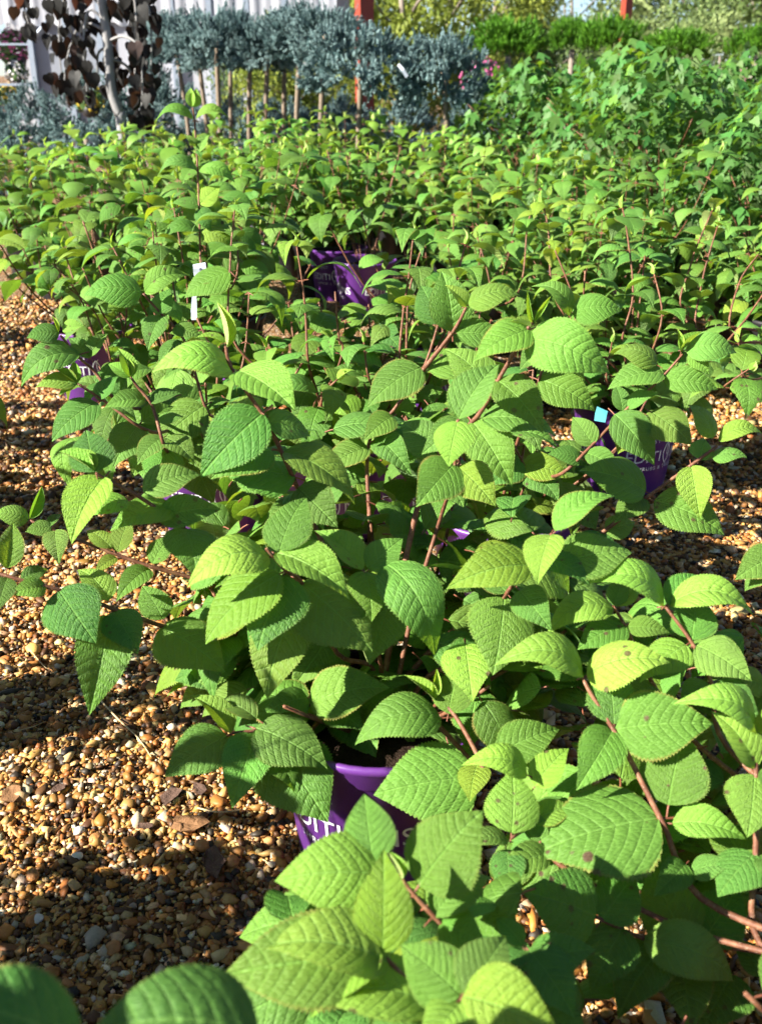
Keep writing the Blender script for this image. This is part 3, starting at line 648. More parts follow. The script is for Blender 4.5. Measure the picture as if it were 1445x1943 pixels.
shoot('H', [(382,560,2.86),(380,480,2.86),(376,340,2.84),(370,240,2.83),(366,205,2.82)], [(367,228,296,225,.108,.3,'a',10,(1.2,1.15,1)),(372,228,435,222,.10,.3,'a',-10,(1.2,1.15,1)),(364,203,362,166,.052,-.1,'v',0,YOUNG),(367,203,373,168,.05,-.1,'v',0,YOUNG),
  (374,278,350,256,.06,.3,'v'),(375,290,398,252,.07,-.2,'v'),(376,285,382,300,.05,.4,'f'),(374,323,300,328,.112,.3,'a',8),(379,322,447,345,.11,.3,'a',-8),(378,390,326,384,.08,.3,'f',0,OLD),(380,388,418,352,.085,-.2,'f',0,(1.8,1.6,1.2)),(380,395,400,440,.08,.4,'d'),  # brightest leaf here is tinted up to paint sun on it
  (381,440,305,462,.11,.3,'a'),(383,440,446,470,.105,.3,'a'),(382,500,330,540,.1,.4,'d')], lod=0)
auto('H', [(450,520,2.9),(440,400,2.9)], [.2,.55,.9], .10, 1); auto('H', [(300,520,2.8),(290,440,2.8)], [.1,.5,.9], .1, 1)
auto('H', [(250,540,2.75),(215,470,2.75)], [.2,.6,.95], .1, 1); auto('H', [(345,480,2.95),(330,395,2.95)], [.2,.6,.95], .1, 1)
viburnum('I', -1.10, 3.75, 'small viburnum beside the gravel path with the side of its purple pot showing')
auto('I', [(215,700,2.85),(185,600,2.8),(130,545,2.78)], [.25,.6,.95], .1, 1); auto('I', [(220,690,2.9),(240,600,2.9),(235,520,2.9)], [.3,.65,.95], .1, 1)
auto('I', [(180,640,2.8),(150,560,2.8),(100,500,2.8)], [.3,.6,.95], .095, 1); auto('I', [(150,560,2.9),(120,470,2.9)], [.3,.7,1], .095, 1)
viburnum('M', .20, 3.55, 'viburnum in front of the gap where the printed purple pots show, beside the gravel glimpse')
auto('M', [(930,560,3.2),(905,450,3.2)], [.1,.5,.95], .1, 1); auto('M', [(980,560,3.2),(1000,430,3.2),(1010,395,3.2)], [.1,.45,.8,1], .1, 1); auto('M', [(860,560,3.3),(850,470,3.3)], [.2,.7], .1, 1)
viburnum('N', .73, 2.83, 'viburnum in the purple pot with one sunlit side next to the bare gravel', ang=-1.1)
auto('N', [(1100,640,2.75),(1085,560,2.75),(1050,470,2.75)], [.1,.4,.7,1], .10, 1); auto('N', [(1180,640,2.8),(1200,560,2.8),(1190,450,2.8),(1180,395,2.8)], [.1,.35,.6,.85,1], .10, 1)
auto('N', [(1230,680,2.75),(1255,600,2.7),(1240,520,2.75)], [.1,.5,.95], .10, 1); auto('N', [(1150,720,2.7),(1160,650,2.7)], [.1,.6], .09, 1, tint=(1.2,1.1,.9)); auto('N', [(1050,560,2.9),(1040,440,2.9),(1030,390,2.9)], [.2,.5,.8,1], .1, 1)
viburnum('Q', 1.52, 3.30, 'viburnum with purple spotted leaves at the edge of the bare gravel strip')
auto('Q', [(1330,640,2.85),(1330,540,2.85),(1360,430,2.85)], [.1,.4,.7,1], .10, 1, tint=(1.1,1,.9)); auto('Q', [(1390,640,2.8),(1400,540,2.8),(1440,480,2.8)], [.1,.5,.95], .1, 1)
auto('Q', [(1300,600,2.9),(1310,500,2.9),(1350,400,2.9)], [.1,.4,.7,1], .1, 1); auto('Q', [(1420,720,2.6),(1400,650,2.6)], [.1,.6,1], .1, 1); auto('Q', [(1370,740,2.6),(1420,700,2.5)], [.1,.8], .11, 1, tint=(1.2,1.1,.9))
viburnum('S', .93, 1.62, 'viburnum at the far side of the gravel strip showing only two soft leaves')
shoot('S', [(1560,1130,1.42),(1500,1060,1.40)], [(1480,1050,1394,1098,.085,.3,'f'),(1480,1060,1410,1120,.06,.4,'f'),(1500,1060,1560,1000,.08,-.2,'f')])

shoot('J', [(450,530,2.5),(437,515,2.5)], [(436,516,348,563,.12,.4,'w',0,(.95,.95,.8))], root=False)
def hidden(q, gap, k=.62, m=30):
    if any((q[0]-cx)**2+(q[1]-cy)**2 < cr*cr for cx, cy, cr in CLEAR): return True
    for (hx, hy, hd, hl) in HL0:
        if math.hypot(hx-q[0], hy-q[1]) < k*hl+m and q[2] < hd+gap: return True
    return False
def bush(key, nst, npair, H, L, lean, lod, seed):
    """more stems with leaf pairs for a traced plant, dropped wherever they would cover traced leaves or the gaps"""
    random.seed(seed); o, org = PL[key]; up = Vector((0,0,1)); cnt = 0
    for s in range(nst):
        a = 2*math.pi*s/nst+random.uniform(-.3,.3); l = random.uniform(*lean); h = H*random.uniform(.45,1.0)
        b = org+Vector((.04*math.cos(a), .04*math.sin(a), .235)); tip = b+Vector((math.cos(a)*l, math.sin(a)*l, h)); mid = b.lerp(tip,.5)+Vector((math.cos(a),math.sin(a),0))*.05
        P = smooth_path([b, mid, tip], 4); n = len(P)-1; last = 0
        for i in range(npair):
            t = .08+.9*i/(npair-1); k = t*n; i0 = min(n-1,int(k)); p = P[i0].lerp(P[i0+1], k-i0); ax = (P[i0+1]-P[i0]).normalized()
            az = a+(i%2)*math.pi/2+random.uniform(-.35,.35); side = Vector((math.cos(az), math.sin(az), 0)); side = (side-ax*side.dot(ax)).normalized()
            sc = L*random.uniform(.8,1.12); tn = rtint(.12)
            for sg in (-1,1):
                d = (side*sg+ax*random.uniform(0,.3)+up*random.uniform(-1.0,-.15)).normalized(); B = p+side*sg*.012
                if hidden(proj(B+d*sc*.5), .02): continue
                put_leaf(o, B, B+d*sc, up+ax*.3, random.choice('aadwdat'), lod, random.uniform(-.3,.3), random.uniform(.92,1.1), tn, org); cnt += 1; last = max(last, i0+1)
        if last > 1:
            mb = MB(); Q = [p-org for p in P[:last+1]]; mb.tube(Q, [.0038-.0016*i/len(Q) for i in range(len(Q))], 6); mb.build('stem', M_STEM, o)
    return cnt
HL0 = list(HEROLEAF)
for k_, a_ in (('A',(13,6,.46,.115,(.12,.40),0,1)),('C',(13,6,.50,.115,(.10,.38),0,2)),('O',(13,6,.50,.115,(.10,.38),0,3)),('E',(8,4,.26,.105,(.10,.34),0,4)),('F',(7,3,.18,.11,(.10,.34),0,5)),
    ('J',(12,6,.50,.115,(.10,.36),1,6)),('L',(12,6,.50,.115,(.10,.36),1,7)),('H',(12,6,.52,.115,(.10,.38),1,8)),('I',(12,6,.50,.115,(.10,.38),1,9)),('M',(12,6,.50,.115,(.10,.38),1,10)),('N',(12,6,.50,.112,(.10,.38),1,11)),('Q',(12,6,.50,.112,(.10,.38),1,12))):
    c_ = bush(k_, *a_); print('BUSH', k_, c_)

def layer(key, x0, x1, y0, y1, d0, d1, step=52, lod=0, L=(.085,.12), gap=.02):
    """a sheet of the plant's own inner leaves between two depths, behind the traced leaves"""
    o, org = PL[key]; y = y0
    while y < y1:
        x = x0+random.uniform(0, step)
        while x < x1:
            X, Y = x+random.uniform(-14,14), y+random.uniform(-14,14); d = random.uniform(d0, d1)
            B = pt(X, Y, d); out = Vector((B.x-org.x, B.y-org.y, 0)); a = math.atan2(out.y, out.x)+random.uniform(-1.1,1.1); e = R(random.uniform(-62,-8)); l = random.uniform(*L)
            D = Vector((math.cos(a)*math.cos(e), math.sin(a)*math.cos(e), math.sin(e))); T = B+D*l
            q = proj((B+T)/2)
            if B.z > .2 and not hidden(q, gap, .5, 20) and not hidden(proj(T), gap, .4, 10):
                put_leaf(o, B, T, Vector((random.uniform(-.3,.3), random.uniform(-.6,0), 1)), random.choice('faadwdt'), lod, random.uniform(-.4,.4), random.uniform(.92,1.12), rtint(.12), org)
            x += step*random.uniform(.8,1.2)
        y += step*.72
random.seed(42)
layer('A', 400, 1010, 840, 1020, 1.60, 1.76); layer('A', 380, 1000, 1000, 1200, 1.46, 1.60); layer('A', 420, 960, 1170, 1340, 1.50, 1.60, 56); layer('A', 940, 1110, 900, 1180, 1.45, 1.62)
layer('C', 260, 460, 760, 930, 1.95, 2.15); layer('C', 130, 420, 690, 860, 1.92, 2.1); layer('O', 900, 1120, 780, 960, 1.95, 2.15); layer('O', 1000, 1260, 640, 780, 2.0, 2.2)
layer('J', 440, 700, 640, 800, 2.25, 2.45, 48); layer('L', 660, 920, 620, 800, 2.2, 2.4, 48); layer('N', 1030, 1330, 560, 700, 2.6, 2.8, 42, 1); layer('Q', 1250, 1460, 560, 720, 2.7, 2.9, 42, 1)
layer('E', 1010, 1460, 1180, 1420, 1.36, 1.46, 60); layer('E', 1000, 1460, 1430, 1760, 1.22, 1.32, 62); layer('F', 540, 1000, 1740, 1960, .98, 1.06, 75); layer('E', 980, 1460, 1640, 1960, 1.02, 1.12, 72)
layer('H', 240, 480, 380, 560, 2.95, 3.1, 40, 1); layer('M', 820, 1060, 440, 620, 3.2, 3.5, 38, 1)
fill('A', 60, .42, .27, .55, 0, near=95); fill('E', 50, .36, .22, .42, 0, near=95)
# ------------------------------------------------------------------ the block of viburnums behind (templates, then copies)
def far_template(seed, lod, nst, npair, H=.54, L=.124):
    random.seed(seed)
    root = thing('potted_viburnum', 'green viburnum in the crowded block of plants behind the front rows', 'shrub', group='viburnums in the crowded block')
    add_pot(root, lettering=False, far=True)
    up = Vector((0,0,1))
    for s in range(nst):
        a = 2*math.pi*s/nst + random.uniform(-.3,.3); lean = random.uniform(.16,.36) if s % 3 else random.uniform(.02,.14)
        h = H*(random.uniform(.70,1.08) if s % 3 else random.uniform(.85,1.15)) if s < nst-3 else H*random.uniform(.2,.5); b = Vector((.04*math.cos(a), .04*math.sin(a), .235))
        tip = b + Vector((math.cos(a)*lean, math.sin(a)*lean, h)); mid = b.lerp(tip,.5)+Vector((math.cos(a),math.sin(a),0))*.05
        P = smooth_path([b, mid, tip], 4); mb = MB(); mb.tube(P, [.0030+(.0012-.0030)*i/(len(P)-1) for i in range(len(P))], 5); mb.build('stem', M_STEM, root)
        n = len(P)-1
        for i in range(npair):
            t = .06+.92*i/(npair-1); k = t*n; i0 = min(n-1,int(k)); p = P[i0].lerp(P[i0+1], k-i0); ax = (P[i0+1]-P[i0]).normalized()
            az = a + (i%2)*math.pi/2 + random.uniform(-.3,.3)
            side = Vector((math.cos(az), math.sin(az), 0)); side = (side-ax*side.dot(ax)).normalized()
            sc = L*random.uniform(.85,1.12)*(1 if t < .8 else .85)
            tn = tuple(x*.9 for x in rtint(.14))
            if t > .8: tn = tuple(x*y for x,y in zip(tn,(1.35,1.25,1.1)))
            for sg in (-1,1):
                d = (side*sg + ax*random.uniform(0,.3) + up*random.uniform(-1.05,-.2)).normalized(); B = p+side*sg*.012
                put_leaf(root, B, B+d*sc, up+ax*.3, random.choice('aaddwa'), lod, random.uniform(-.3,.3), random.uniform(.92,1.08), tn)
        p = P[-1]; ax = (P[-1]-P[-2]).normalized(); sd = Vector((math.cos(a+.8), math.sin(a+.8), 0))
        for sg in (-1,1): put_leaf(root, p, p+(ax+sd*sg*.35).normalized()*random.uniform(.03,.05), sd*-sg+up*.3, 'v', lod, 0, .8, YOUNG)
    return root
def scatter_vib():
    near = [far_template(100+i, 1, 11, 6) for i in range(3)]
    far = [far_template(200+i, 2, 12, 6, .52, .128) for i in range(4)]
    used = set(); random.seed(5)
    spots = []
    row = 0; y = 3.75
    while y < 8.1:
        x = -3.6 + (row % 2)*.36
        while x < 3.4:
            X = x+random.uniform(-.1,.1); Y = y+random.uniform(-.12,.12); x += .66+.015*y
            q = proj((X, Y, .6))
            if q[0] < -120 or q[0] > 1560: continue
            g_ = proj((X, Y, .3))
            if math.hypot(g_[0]-668, g_[1]-545) < 165 and Y < 5.4: continue     # the gap with the printed pots
            if X < -1.05 and Y < 4.6+(-X-1.05)*.3: continue          # gravel path on the left
            if X > 1.25 and Y > 3.5: continue
            if X > .95+(8.4-Y)*.08 and Y > 4.3: continue              # lobed shrubs stand there
            if Y < 3.95 and -.1 < X < .5: continue
            if Y > 7.3 and X < -1.9: continue
            spots.append((X, Y))
        y += .62; row += 1
    spots += [(.95, 3.8), (-.62, 3.95), (1.55, 3.75)]
    for i, (X, Y) in enumerate(spots):
        T = near if Y < 4.9 else far; j = random.randrange(len(T)); t = T[j]
        if id(t) in used: o = copy_tree(t)
        else: o = t; used.add(id(t))
        o.location = (X, Y, 0); o.rotation_euler = (0, 0, random.uniform(0, 6.283)); s = random.uniform(.92, 1.14); o.scale = (s, s, s)
        if random.random() < .08: o.scale = (s, s, s*1.15)
    for t in near+far:
        if id(t) not in used:
            for c in list(t.children_recursive): bpy.data.objects.remove(c)
            bpy.data.objects.remove(t)
    return spots
VS = scatter_vib()
# three pots with their print turned to the camera, seen through a gap between the leaves
for (px, py, ang, lab) in ((640, 573, -1.95, 'viburnum in the printed purple pot seen whole through a gap between leaves'), (692, 604, -.9, 'viburnum in the second purple pot, touching the fully seen printed pot in the gap'), (515, 505, -.6, 'viburnum in the shaded purple pot behind the long upright shoot')):
    p = onz(px, py, 0)
    o = thing('potted_viburnum', lab, 'shrub', (p.x, p.y+.13, 0), 0, 'potted viburnums in purple pots')
    add_pot(o, ang, True)
    up = Vector((0,0,1)); random.seed(int(px))
    for s in range(7):
        a = 2*math.pi*s/7+.3; b = Vector((.03*math.cos(a), .03*math.sin(a), .235)); tip = b+Vector((.16*math.cos(a), abs(.2*math.sin(a))+.05, random.uniform(.4,.6)))
        P = smooth_path([b, b.lerp(tip,.5), tip], 4); mb = MB(); mb.tube(P, .003, 5); mb.build('stem', M_STEM, o)
        for i in range(5):
            p_ = P[min(8, 3+i)]; az = a+(i%2)*1.57; sd = Vector((math.cos(az), math.sin(az), 0))
            for sg in (-1,1): put_leaf(o, p_+sd*sg*.01, p_+sd*sg*.1+up*random.uniform(-.08,-.02), up, random.choice('aadw'), 1, 0, 1, rtint())
# plants on the other side of the path, outside the picture, whose shade falls on the gravel
SHADE = []
for c_, t_ in ((.97,-.80),(.93,-1.2),(.45,-.75),(1.76,-.5),(1.76,-1.0),(2.75,-.3),(2.8,-.85),(.93,-1.6),(.72,-1.0),(1.0,-1.0),(.98,-1.45),(3.5,-.8),(5.1,-.9),(.55,-1.3)): SHADE.append((-.391*c_+.921*t_, .921*c_+.391*t_))
def side_plants():
    t = far_template(300, 1, 11, 6, .62); t['label'] = 'green viburnum across the gravel path from the lettered pot'; t['group'] = 'viburnums across the gravel path'
    for i, (X, Y) in enumerate(SHADE):
        o = t if i == 0 else copy_tree(t)
        o.location = (X, Y, 0); o.rotation_euler = (0, 0, i*1.3); f_ = (1,1,1,.6,.6,.95,.95,1,1,.85,.85,1,1,1)[i]; o.scale = (f_,f_,1)
side_plants()

# ------------------------------------------------------------------ lobed-leaf shrubs on the right
def lobed_mesh(seed):
    r = np.random.default_rng(seed)
    out = [(0,0),(.06,-.16),(.18,-.24),(.30,-.36),(.48,-.46),(.50,-.30),(.46,-.18),(.62,-.20),(.78,-.16),(1.05,0),(.78,.16),(.62,.20),(.46,.18),(.50,.30),(.48,.46),(.30,.36),(.18,.24),(.06,.16)]
    V = [(.36,0,.0)]+[(x,y*r.uniform(.9,1.1), -.28*y*y-.22*max(0,x-.3)**2+r.uniform(-.02,.02)+.05) for x,y in out]; V[0] = (.36,0,.02)
    n = len(out); F = [(0,1+i,1+(i+1)%n) for i in range(n)]
    b = len(V); V += [(0,.012,0),(0,-.012,0),(-.25,0,.03)]; F.append((b,b+1,b+2))
    m = mesh_from('leaf', V, [tuple(reversed(f)) if False else f for f in F], [M_LOBED], True)
    uv = m.uv_layers.new(name='UVMap')
    for l in m.loops: c = V[l.vertex_index]; uv.data[l.index].uv = (c[0], .5+c[1])
    return m
LOB = [lobed_mesh(i) for i in range(3)]
def lobed_shrub(seed, n=290, rad=.52, H=1.12):
    random.seed(seed); root = thing('lobed_leaf_shrub', 'dark green shrub with maple-like lobed leaves in the tall bank of shrubs', 'shrub', group='lobed leaf shrubs in the tall bank')
    mb = MB(); mb.lathe([(.10,0),(.13,0),(.155,.27),(.165,.275),(.15,.26),(.0,.24)], 20); mb.build('pot', M_BLACKPOT, root)
    tips = []
    for s in range(9):
        a = random.uniform(0,6.283); l = random.uniform(.1,.9)*rad; tip = Vector((math.cos(a)*l, math.sin(a)*l, H*random.uniform(.62,.86)-.1*l))
        mb = MB(); P = smooth_path([Vector((0,0,.24)), Vector((math.cos(a)*l*.35, math.sin(a)*l*.35, .6)), tip], 4); mb.tube(P, [.006,.005,.005,.004,.004,.003,.003,.002,.002][:len(P)], 5); mb.build('stem', M_STEM, root)
    inner = []
    k = 0
    while k < n:
        a = random.uniform(0,6.283); z = random.uniform(.18,1.0); prof = rad*(math.sin(math.pi*min(1,max(.0,(z*.86+.14))))**.55)
        if z > .86: prof *= .9
        bump = 1+.18*math.sin(a*5+z*9+seed)+.1*math.sin(a*11-z*17)
        r = prof*bump*random.uniform(.72,1.06); p = Vector((r*math.cos(a), r*math.sin(a), z*H*random.uniform(.97,1.05)))
        e = R(random.uniform(-75,-10)); az = a+random.uniform(-.8,.8); l = random.uniform(.06,.098)
        d = Vector((math.cos(az)*math.cos(e), math.sin(az)*math.cos(e), math.sin(e)))
        M = basis(p, p+d*l, Vector((math.cos(az)*.7, math.sin(az)*.7, .8)), random.uniform(-.6,.6), random.uniform(.68,.9))
        o = bpy.data.objects.new('leaf', random.choice(LOB)); COL.objects.link(o); o.parent = root; o.matrix_basis = M
        v = random.uniform(.8,1.25)
        if random.random() < .12 and z > .6: tn = (v*1.9, v*1.6, v*.9)
        elif random.random() < .006: tn = (6, 1.6, .6)
        else: tn = (v*random.uniform(.9,1.2), v, v)
        o.color = (*tn, 1); k += 1
    # the leaves inside the shrub, too shaded to pick apart
    V = []; F = []
    lv = np.array([(0,0,0),(.45,-.42,-.03),(.46,-.14,-.02),(1,0,-.1),(.46,.14,-.02),(.45,.42,-.03)])
    for i in range(900):
        a = random.uniform(0,6.283); z = random.uniform(.15,.96); r = rad*.95*math.sqrt(random.random())*(math.sin(math.pi*(z*.86+.14))**.5)
        p = np.array((r*math.cos(a), r*math.sin(a), z*H)); e = random.uniform(-1.2,0); az = random.uniform(0,6.283); l = random.uniform(.06,.095)
        x = np.array((math.cos(az)*math.cos(e), math.sin(az)*math.cos(e), math.sin(e))); y = np.array((-math.sin(az), math.cos(az), random.uniform(-.4,.4))); zz = np.cross(x,y)
        b = len(V); V += [tuple(p+(x*c[0]+y*c[1]+zz*c[2])*l) for c in lv]; F.append(tuple(range(b,b+6)))
    m = mesh_from('inner_foliage', V, F, [M_LOBED], False); o = link('inner_foliage', m, root); o['kind'] = 'stuff'
    return root
LS = [lobed_shrub(i, rad=.5+.04*(i%2)) for i in range(3)]
spots = [(1.66,4.55),(2.2,4.35),(1.45,5.45),(2.05,5.5),(1.42,6.2),(2.0,6.35),(2.65,6.2),(1.55,7.0),(2.2,7.2),(2.8,7.1),(1.35,7.75),(2.0,8.0),(2.7,8.0),(3.3,7.9),(2.75,5.5),(.98,8.35),(1.05,7.5)]
for i, (X, Y) in enumerate(spots):
    o = LS[i] if i < 3 else copy_tree(LS[i % 3])
    s = 1.0+.03*((i*7) % 5) - (.06 if Y < 5 else 0); o.location = (X, Y, 0); o.rotation_euler = (0,0,i*2.1); o.scale = (s,s,s*(1.0 if Y < 6 else 1.05))
# ------------------------------------------------------------------ background materials
def needle_material(name, c1, c2, trans=.12):
    N = NT(name); a = N.n('ShaderNodeAttribute', attribute_name='tone').outputs['Fac']
    c = N.mix(a, c1, c2)
    p = N.n('ShaderNodeBsdfPrincipled', {'Base Color': c, 'Roughness': .6, 'Specular IOR Level': .25})
    t = N.n('ShaderNodeBsdfTranslucent', {'Color': c})
    return N.end(N.n('ShaderNodeMixShader', {0: trans, 1: p.outputs[0], 2: t.outputs[0]}).outputs[0])
M_SPRUCE = needle_material('blue_spruce_needles', (.032, .078, .078), (.21, .315, .32))
M_PINE = needle_material('pine_needles', (.035, .12, .010), (.13, .32, .02), .25)
M_TREE_Y = needle_material('yellow_green_foliage', (.11, .16, .02), (.30, .35, .06), .35)
M_TREE_D = needle_material('mid_green_foliage', (.035, .075, .022), (.13, .19, .05), .3)
M_TREE_P = needle_material('pale_green_foliage', (.09, .15, .05), (.24, .30, .11), .3)
M_BARK = plain('grey_bark', (.20, .17, .14), .8, .35, 40, .2, .5)
M_BARK2 = plain('tan_trunk', (.17, .135, .10), .75, .3, 50, .2, .4)
M_SILVER = plain('silver_bark', (.20, .20, .205), .6, .25, 25, .3, .3)
M_RED = plain('red_paint', (.22, .030, .014), .5, .2, 12, .4)
M_POLY = plain('white_poly_sheet', (.34, .355, .40), .4, .06, 3, .4)
M_METAL = plain('galvanised_steel', (.26, .31, .38), .45, .15, 20, .5, .05, .3)
M_DARK = plain('dark_interior', (.05, .055, .06), .9, .3, 2)
M_PANEL = plain('grey_panel', (.20, .22, .26), .5, .08, 5)
M_PINK = plain('pink_petals', (.55, .12, .30), .6, .4, 60); M_WHITEFL = plain('white_petals', (.75, .73, .70), .6, .1, 60); M_YELLOWFL = plain('yellow_petals', (.55, .42, .04), .6, .3, 60)
M_TAG = plain('white_tag_plastic', (.32, .36, .42), .35, .05, 40); M_TEAL = plain('teal_tag_plastic', (.10, .42, .50), .4, .1, 40); M_INK = plain('tag_ink', (.05, .06, .08), .5, .1, 40)
M_STRAW = plain('dry_straw', (.42, .32, .17), .7, .2, 90); M_DRYLEAF = plain('dry_brown_leaf', (.20, .105, .05), .7, .4, 60, .2, .5); M_CHIP = plain('bark_chip', (.10, .06, .045), .8, .4, 80, .2, .6); M_STONE = plain('orange_stone', (.33, .15, .05), .5, .35, 90, .3, .4)

def tri_cloud(name, V, F, mat, tone, kind=True):
    m = mesh_from(name, np.asarray(V).reshape(-1,3), np.asarray(F), [mat], False)
    a = m.attributes.new('tone', 'FLOAT', 'POINT'); a.data.foreach_set('value', np.asarray(tone, dtype=np.float32)); return m
def brushes(tips, dirs, length, nneedle, nlen, nwid, rng, fwd=.9):
    """bottle-brush shoots: thin needle triangles set round a short twig"""
    n = len(tips)
    t = rng.uniform(0, 1, (n, nneedle)); d = dirs/np.linalg.norm(dirs, axis=1, keepdims=True)
    L = length*rng.uniform(.7, 1.25, (n,1))
    base = tips[:,None,:] + d[:,None,:]*(t*L)[:,:,None]
    q = rng.normal(size=(n, nneedle, 3)); q -= (q*d[:,None,:]).sum(2, keepdims=True)*d[:,None,:]; q /= np.linalg.norm(q, axis=2, keepdims=True)
    nd = q + d[:,None,:]*fwd; nd /= np.linalg.norm(nd, axis=2, keepdims=True)
    l = nlen*rng.uniform(.7,1.2,(n,nneedle,1))*(1-.45*t[:,:,None])
    side = np.cross(nd, d[:,None,:]); side /= np.linalg.norm(side, axis=2, keepdims=True)+1e-9
    V = np.stack([base-side*nwid, base+side*nwid, base+nd*l], 2).reshape(-1,3)
    F = np.arange(n*nneedle*3).reshape(-1,3)
    tone = np.repeat(np.clip(rng.normal(.5,.22,(n,1)) + rng.normal(0,.12,(n,nneedle)),0,1).reshape(-1),3)
    return V, F, tone
def spruce_crown(seed, w=.5, h=.26, n=1050, lumps=64):
    rng = np.random.default_rng(seed)
    a = rng.uniform(0,2*np.pi,lumps); ct = rng.uniform(-.45,1,lumps); st = np.sqrt(1-ct*ct); r = rng.uniform(.62,1.0,lumps)
    C = np.stack([np.cos(a)*st*w*r, np.sin(a)*st*w*r, ct*h*r-.10*h*st], 1)
    G = np.stack([np.cos(a)*st, np.sin(a)*st, .45+ct*.5-.3*(ct<0)], 1); G /= np.linalg.norm(G,axis=1,keepdims=True)
    k = rng.integers(0,lumps,n); P = C[k]+rng.normal(0,1,(n,3))*np.array((.042,.042,.026))
    D = G[k]+rng.normal(0,.28,(n,3))
    V,F,t = brushes(P, D, .075, 34, .030, .0065, rng)
    t = np.clip(t+np.repeat(rng.normal(0,.14,lumps)[k],34*3),0,1)
    return tri_cloud('crown', V, F, M_SPRUCE, t)
SPC = [spruce_crown(i) for i in range(3)]; MND = [spruce_crown(10+i, .48, .46, 1000, 80) for i in range(2)]
def spruce_standard(px, Y, ztop, wid, hgt, label, seed, tpx=None, group=None):
    p = at(px, 150, Y); o = thing('spruce_standard', label, 'tree', (p.x, Y, 0), 0, group)
    cz = ztop-hgt*.62
    mb = MB(); tx = 0 if tpx is None else at(tpx,200,Y).x-p.x
    mb.tube(smooth_path([Vector((tx,0,0)), Vector((tx+.01,0,cz*.5)), Vector((tx*.4,0,cz+.05))], 4), .021, 7); mb.build('trunk', M_BARK2, o)
    mb = MB(); mb.lathe([(.12,0),(.15,0),(.17,.3),(.18,.3),(.16,.28),(0,.27)], 18, (tx,0,0)); mb.build('pot', M_BLACKPOT, o)
    c = link('crown', SPC[seed % 3], o); c['kind'] = 'stuff'; c.location = (0,0,cz); c.scale = (wid/.9, wid/.9, hgt/.46); c.rotation_euler = (0,0,seed*1.7)
    return o
NTH = ['first','second','third','fourth','fifth','sixth','seventh','eighth','ninth','tenth','eleventh']
G_SP = 'blue spruces grafted on bare trunks'
for i,(px,Y,yt,yb,wpx,tp) in enumerate([(330,10.6,30,135,120,352),(372,10.0,22,132,130,388),(418,9.4,14,135,150,412),(448,10.2,25,130,110,434),(486,9.6,30,138,110,468),(520,9.2,32,135,110,499),(548,9.8,22,130,120,535),(585,8.9,4,112,150,558),(628,8.5,14,118,140,604)]):
    zt = at(px,yt,Y).z; zb = at(px,yb,Y).z; s = (at(px+100,yt,Y).x-at(px,yt,Y).x)/100
    spruce_standard(px, Y, zt, wpx*s, zt-zb, 'blue spruce with flat crown on a thin bare trunk, %s from the weeping tree' % NTH[i], i, tp, G_SP)
for i,(px,Y,yt,yb,wpx,tp,lab) in enumerate([(690,7.9,48,190,200,676,'wide silvery blue spruce on a trunk in front of the thick red post'),(832,7.9,60,205,150,850,'wide silvery blue spruce beside the round green pines, a white tag in it')]):
    zt = at(px,yt,Y).z; zb = at(px,yb,Y).z; s = (at(px+100,yt,Y).x-at(px,yt,Y).x)/100
    spruce_standard(px, Y, zt, wpx*s*1.05, zt-zb, lab, i+1, tp)
# low mounds of blue spruce
for i,(px,Y,yt,wpx) in enumerate([(18,7.6,205,110),(60,11,165,150),(150,10.6,140,170),(265,9.6,120,170),(330,11.5,160,150),(455,10.8,192,170),(540,11.6,188,150),(650,11,186,170),(760,11.5,182,170),(905,10.5,150,130),(985,11.5,165,120)]):
    p = at(px,yt,Y); s = (at(px+100,yt,Y).x-p.x)/100; zt = p.z
    o = thing('blue_spruce_mound', 'low mounded blue spruce behind the viburnums, %s from the greenhouse opening' % NTH[i], 'shrub', (p.x,Y,0), 0, 'low blue spruce mounds')
    c = link('crown', MND[i%2], o); c['kind'] = 'stuff'; c.location = (0,0,zt*.54); c.scale = (wpx*s/.9, wpx*s/.9, zt/.98); c.rotation_euler = (0,0,i*1.1)
    mb = MB(); mb.tube([(0,0,0),(0,0,zt*.5)], .025, 6); mb.build('trunk', M_BARK, o)
# round green pines
def pine_globe(seed, n=420):
    rng = np.random.default_rng(seed); a = rng.uniform(0,2*np.pi,n); ct = rng.uniform(-.5,1,n); st = np.sqrt(1-ct*ct); r = rng.uniform(.5,1,n)*(1+.12*np.sin(a*5+seed))
    P = np.stack([np.cos(a)*st*.40*r, np.sin(a)*st*.40*r, ct*.22*r], 1); D = np.stack([np.cos(a)*st*.6, np.sin(a)*st*.6, .8+0*a],1)+rng.normal(0,.2,(n,3))
    V,F,t = brushes(P, D, .09, 30, .085, .0052, rng, 1.9); return tri_cloud('crown', V, F, M_PINE, t)
PIN = [pine_globe(i) for i in range(2)]
for i,(px,Y,yt,yb,wpx) in enumerate([(966,10.6,40,128,150),(1088,12.2,42,112,95),(1160,11.8,38,118,130),(1288,11.4,62,128,130),(1440,11.6,55,120,110)]):
    zt = at(px,yt,Y).z; zb = at(px,yb,Y).z; p = at(px,yt,Y); s = (at(px+100,yt,Y).x-p.x)/100
    o = thing('round_pine', 'bright green round headed pine on a short trunk, %s from the silvery blue spruces' % NTH[i], 'tree', (p.x,Y,0), 0, 'round pines behind the shrubs')
    c = link('crown', PIN[i%2], o); c['kind'] = 'stuff'; c.location = (0,0,(zt*.45+zb*.55)); c.scale = (wpx*s/.86,wpx*s/.86,(zt-zb)/.42); c.rotation_euler = (0,0,i)
    mb = MB(); mb.tube([(.03,0,0),(.0,0,.5),(0,0,zb+.1)], .03, 7); mb.build('trunk', M_BARK, o)
